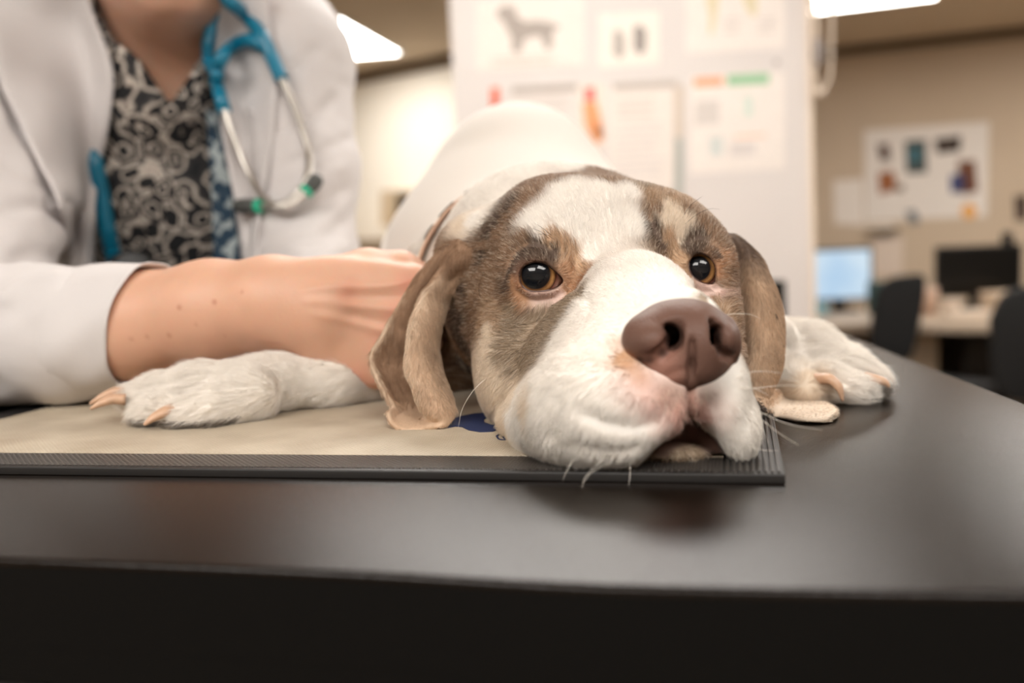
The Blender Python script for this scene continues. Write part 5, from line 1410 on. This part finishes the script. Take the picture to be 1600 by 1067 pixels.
def monitor(x0, y0, x1, y1, d, label, lit):
    c = W((x0 + x1) / 2, (y0 + y1) / 2, d); w_ = (x1 - x0) / FPX * d; h_ = (y1 - y0) / FPX * d
    base_z = DZ if d > 4 else None
    r = empty('monitor', (c[0], c[1], DZ)); tag(r, label, 'monitor')
    rot = Matrix.Rotation(-0.15, 3, 'Z')
    box('bezel', c, (w_, 0.035, h_), m_blk, r, bevel=0.006, rot=rot)
    box('screen', c + np.array([-0.003, -0.0185, 0]), (w_ - 0.025, 0.002, h_ - 0.03), m_scr if lit else mat('off_screen', (8, 8, 8), 0.2), r, rot=rot)
    zt = c[2] - h_ / 2
    box('stand', (c[0], c[1] + 0.03, (zt + DZ) / 2 + 0.01), (0.06, 0.03, max(0.02, zt - DZ + 0.02)), m_blk, r, bevel=0.004)
    box('foot', (c[0], c[1] + 0.02, DZ + 0.008), (w_ * 0.5, 0.16, 0.014), m_blk, r, bevel=0.004)
monitor(1266, 387, 1361, 470, 5.15, 'monitor with a pale blue lit screen beside the partition', True)
monitor(1464, 383, 1592, 463, 5.05, 'large black switched-off monitor on the desk', False)
# things on the desk
def on_desk(name, label, cat, x, y, size, col, bev=0.01):
    p = T(x, y, DZ); o = box(name, (p[0], p[1], DZ + size[2] / 2 + 0.0005), size, mat(name + '_paint', col, 0.6), bevel=bev); tag(o, label, cat); return o
def cup(label, x, y, col, h=0.10, r_=0.035):
    p = T(x, y, DZ); o = lathe('cup', (p[0], p[1], DZ + 0.0005), (0, 0, 1), [(r_ * .8, 0), (r_, h * .9), (r_, h), (r_ * .92, h), (r_ * .75, 0.006), (0, 0.005)], mat('cup_glaze', col, 0.4)); tag(o, label, 'cup')
cup('pale pink cup at the left foot of the black monitor', 1452, 492, (214, 184, 164), 0.13, 0.04)
cup('small white cup in front of the black monitor', 1488, 492, (222, 204, 186), 0.07, 0.04)
on_desk('paper_stack', 'low stack of white papers in front of the black monitor', 'papers', 1510, 496, (0.20, 0.14, 0.03), (214, 198, 180), 0.003)
on_desk('paper_stack', 'paper pile at the far right end of the desk', 'papers', 1580, 488, (0.24, 0.14, 0.10), (196, 174, 150), 0.003)
on_desk('bottle_box', 'small dark teal box between the lit monitor and the chair', 'box', 1374, 490, (0.10, 0.08, 0.16), (30, 62, 60), 0.01)
on_desk('tissue_box', 'small light blue box at the foot of the lit monitor', 'box', 1282, 492, (0.06, 0.06, 0.06), (120, 172, 188), 0.004)
mw = T(1555, 484, DZ)
o = box('webcam', W(1574, 374, 5.05), (0.05, 0.04, 0.075), m_blk, bevel=0.01); tag(o, 'black webcam standing on top of the black monitor', 'webcam')
# chairs
m_fab = mat('black_chair_fabric', (9, 8, 8), 0.85); m_chr = mat('chair_metal', (110, 100, 90), 0.35, metal=0.8)
def chair(outline, d, label, seat_c, yaw):
    c = W(*np.mean(np.array(outline), 0), d)
    f = T(0, 0, 0) if 0 else None
    r = empty('office_chair', (seat_c[0], seat_c[1], ZF)); tag(r, label, 'chair')
    n_ = np.array([0, 1.0, 0]); P_ = [W(x, y, d) for x, y in spline(outline + outline[:1], 40)[:-1]]
    bm = bmesh.new(); vs = [bm.verts.new(V(p)) for p in P_]; fce = bm.faces.new(vs); ex = bmesh.ops.extrude_face_region(bm, geom=[fce])
    bmesh.ops.translate(bm, vec=(0.01, 0.06, 0.0), verts=[v for v in ex['geom'] if isinstance(v, bmesh.types.BMVert)])
    bmesh.ops.recalc_face_normals(bm, faces=bm.faces)
    bmesh.ops.bevel(bm, geom=[e for e in bm.edges if len(e.link_faces) == 2 and e.calc_face_angle(0) > 0.9], offset=0.015, segments=3, profile=0.5, affect='EDGES')
    bm_obj('backrest', bm, m_fab, r)
    sx, sy, sz = seat_c
    box('seat', (sx, sy, sz), (0.46, 0.44, 0.07), m_fab, r, bevel=0.03, rot=Matrix.Rotation(yaw, 3, 'Z'))
    tube('back_bracket', [(sx, sy, sz - 0.03), (c[0] * .5 + sx * .5, c[1] * .5 + sy * .5 + 0.05, sz - 0.02), (c[0], c[1] + 0.05, c[2])], 0.02, m_chr, r)
    tube('gas_column', [(sx, sy, sz - 0.03), (sx, sy, ZF + 0.12)], 0.028, m_chr, r, n=4)
    for k in range(5):
        a = yaw + k * 2 * math.pi / 5; e_ = (sx + 0.28 * math.cos(a), sy + 0.28 * math.sin(a))
        g = tube('base_arm', [(sx, sy, ZF + 0.12), (e_[0], e_[1], ZF + 0.075)], [0.022, 0.014], m_chr, r, n=4)
        w_ = lathe('caster', (e_[0] - 0.02, e_[1], ZF + 0.031), (1, 0, 0), [(0.0, 0), (0.03, 0.002), (0.03, 0.04), (0.0, 0.042)], m_blk, r, 16)
cA = W(1400, 560, 4.25)
chair([(1374, 452), (1392, 436), (1420, 430), (1446, 432), (1446, 470), (1436, 520), (1424, 560), (1396, 566), (1366, 556), (1364, 500)], 4.30, 'black office chair with a high back in front of the desk', (cA[0] + 0.05, cA[1] - 0.1, -0.58), 0.4)
cB = W(1640, 560, 3.45)
chair([(1552, 500), (1572, 462), (1610, 448), (1650, 462), (1668, 520), (1664, 600), (1640, 625), (1580, 625), (1556, 590)], 3.35, 'dark office chair at the right edge of the picture', (cB[0], cB[1], -0.62), 0.0)
# drawer cabinet below the desk
a = T(1550, 540, -0.5)
cab = empty('drawer_cabinet', (a[0], a[1], ZF)); tag(cab, 'dark drawer cabinet under the right part of the desk', 'cabinet')
cx_, cy_ = W(1545, 560, 5.0)[:2]
box('body', (cx_, cy_, (DZ - 0.06 + ZF) / 2), (0.44, 0.4, DZ - 0.07 - ZF), m_dk, cab, bevel=0.004)
for k in range(3):
    z_ = ZF + 0.12 + k * 0.21
    dd_ = box('drawer', (cx_, cy_ - 0.207, z_), (0.40, 0.014, 0.19), m_dk, cab, bevel=0.003)
    h_ = box('handle', (cx_, cy_ - 0.222, z_ + 0.05), (0.14, 0.014, 0.012), m_chr, None, bevel=0.003); h_.parent = dd_
# low cabinet and black screen behind the table
sc = empty('side_cabinet', (0.52, 2.2, ZF)); tag(sc, 'grey-brown cabinet behind the table at the foot of the partition', 'cabinet')
z0_ = 0.0964 - (505 - 361) / 1556 * 2.3
box('body', (0.33, 2.35, (z0_ - 0.03 + ZF) / 2), (0.56, 0.40, z0_ - 0.03 - ZF), m_dpan, sc, bevel=0.004)
box('worktop', (0.33, 2.345, z0_ - 0.014), (0.58, 0.43, 0.028), m_desk, sc, bevel=0.004)
for k in (0.195, 0.465):
    d_ = box('door', (k, 2.141, (z0_ - 0.05 + ZF) / 2), (0.26, 0.016, z0_ - 0.1 - ZF), m_dpan, sc, bevel=0.003)
    h_ = box('handle', (k + 0.09, 2.125, z0_ - 0.2), (0.012, 0.014, 0.12), m_chr, None, bevel=0.003); h_.parent = d_
c = W(1206, 470, 2.30)
r = empty('monitor', (c[0], c[1], z0_)); tag(r, 'narrow black screen standing behind the ear of the dog at the foot of the partition', 'monitor')
box('bezel', (c[0] - 0.02, c[1], c[2] + 0.002), (0.10, 0.03, 0.09), m_blk, r, bevel=0.004)
box('screen', (c[0] - 0.02, c[1] - 0.0155, c[2] + 0.002), (0.088, 0.002, 0.075), mat('off_screen', (8, 8, 8), 0.2), r)
box('foot', (c[0] - 0.02, c[1], z0_ + (c[2] - 0.043 - z0_) / 2), (0.06, 0.05, max(0.01, c[2] - 0.043 - z0_)), m_blk, r, bevel=0.003)
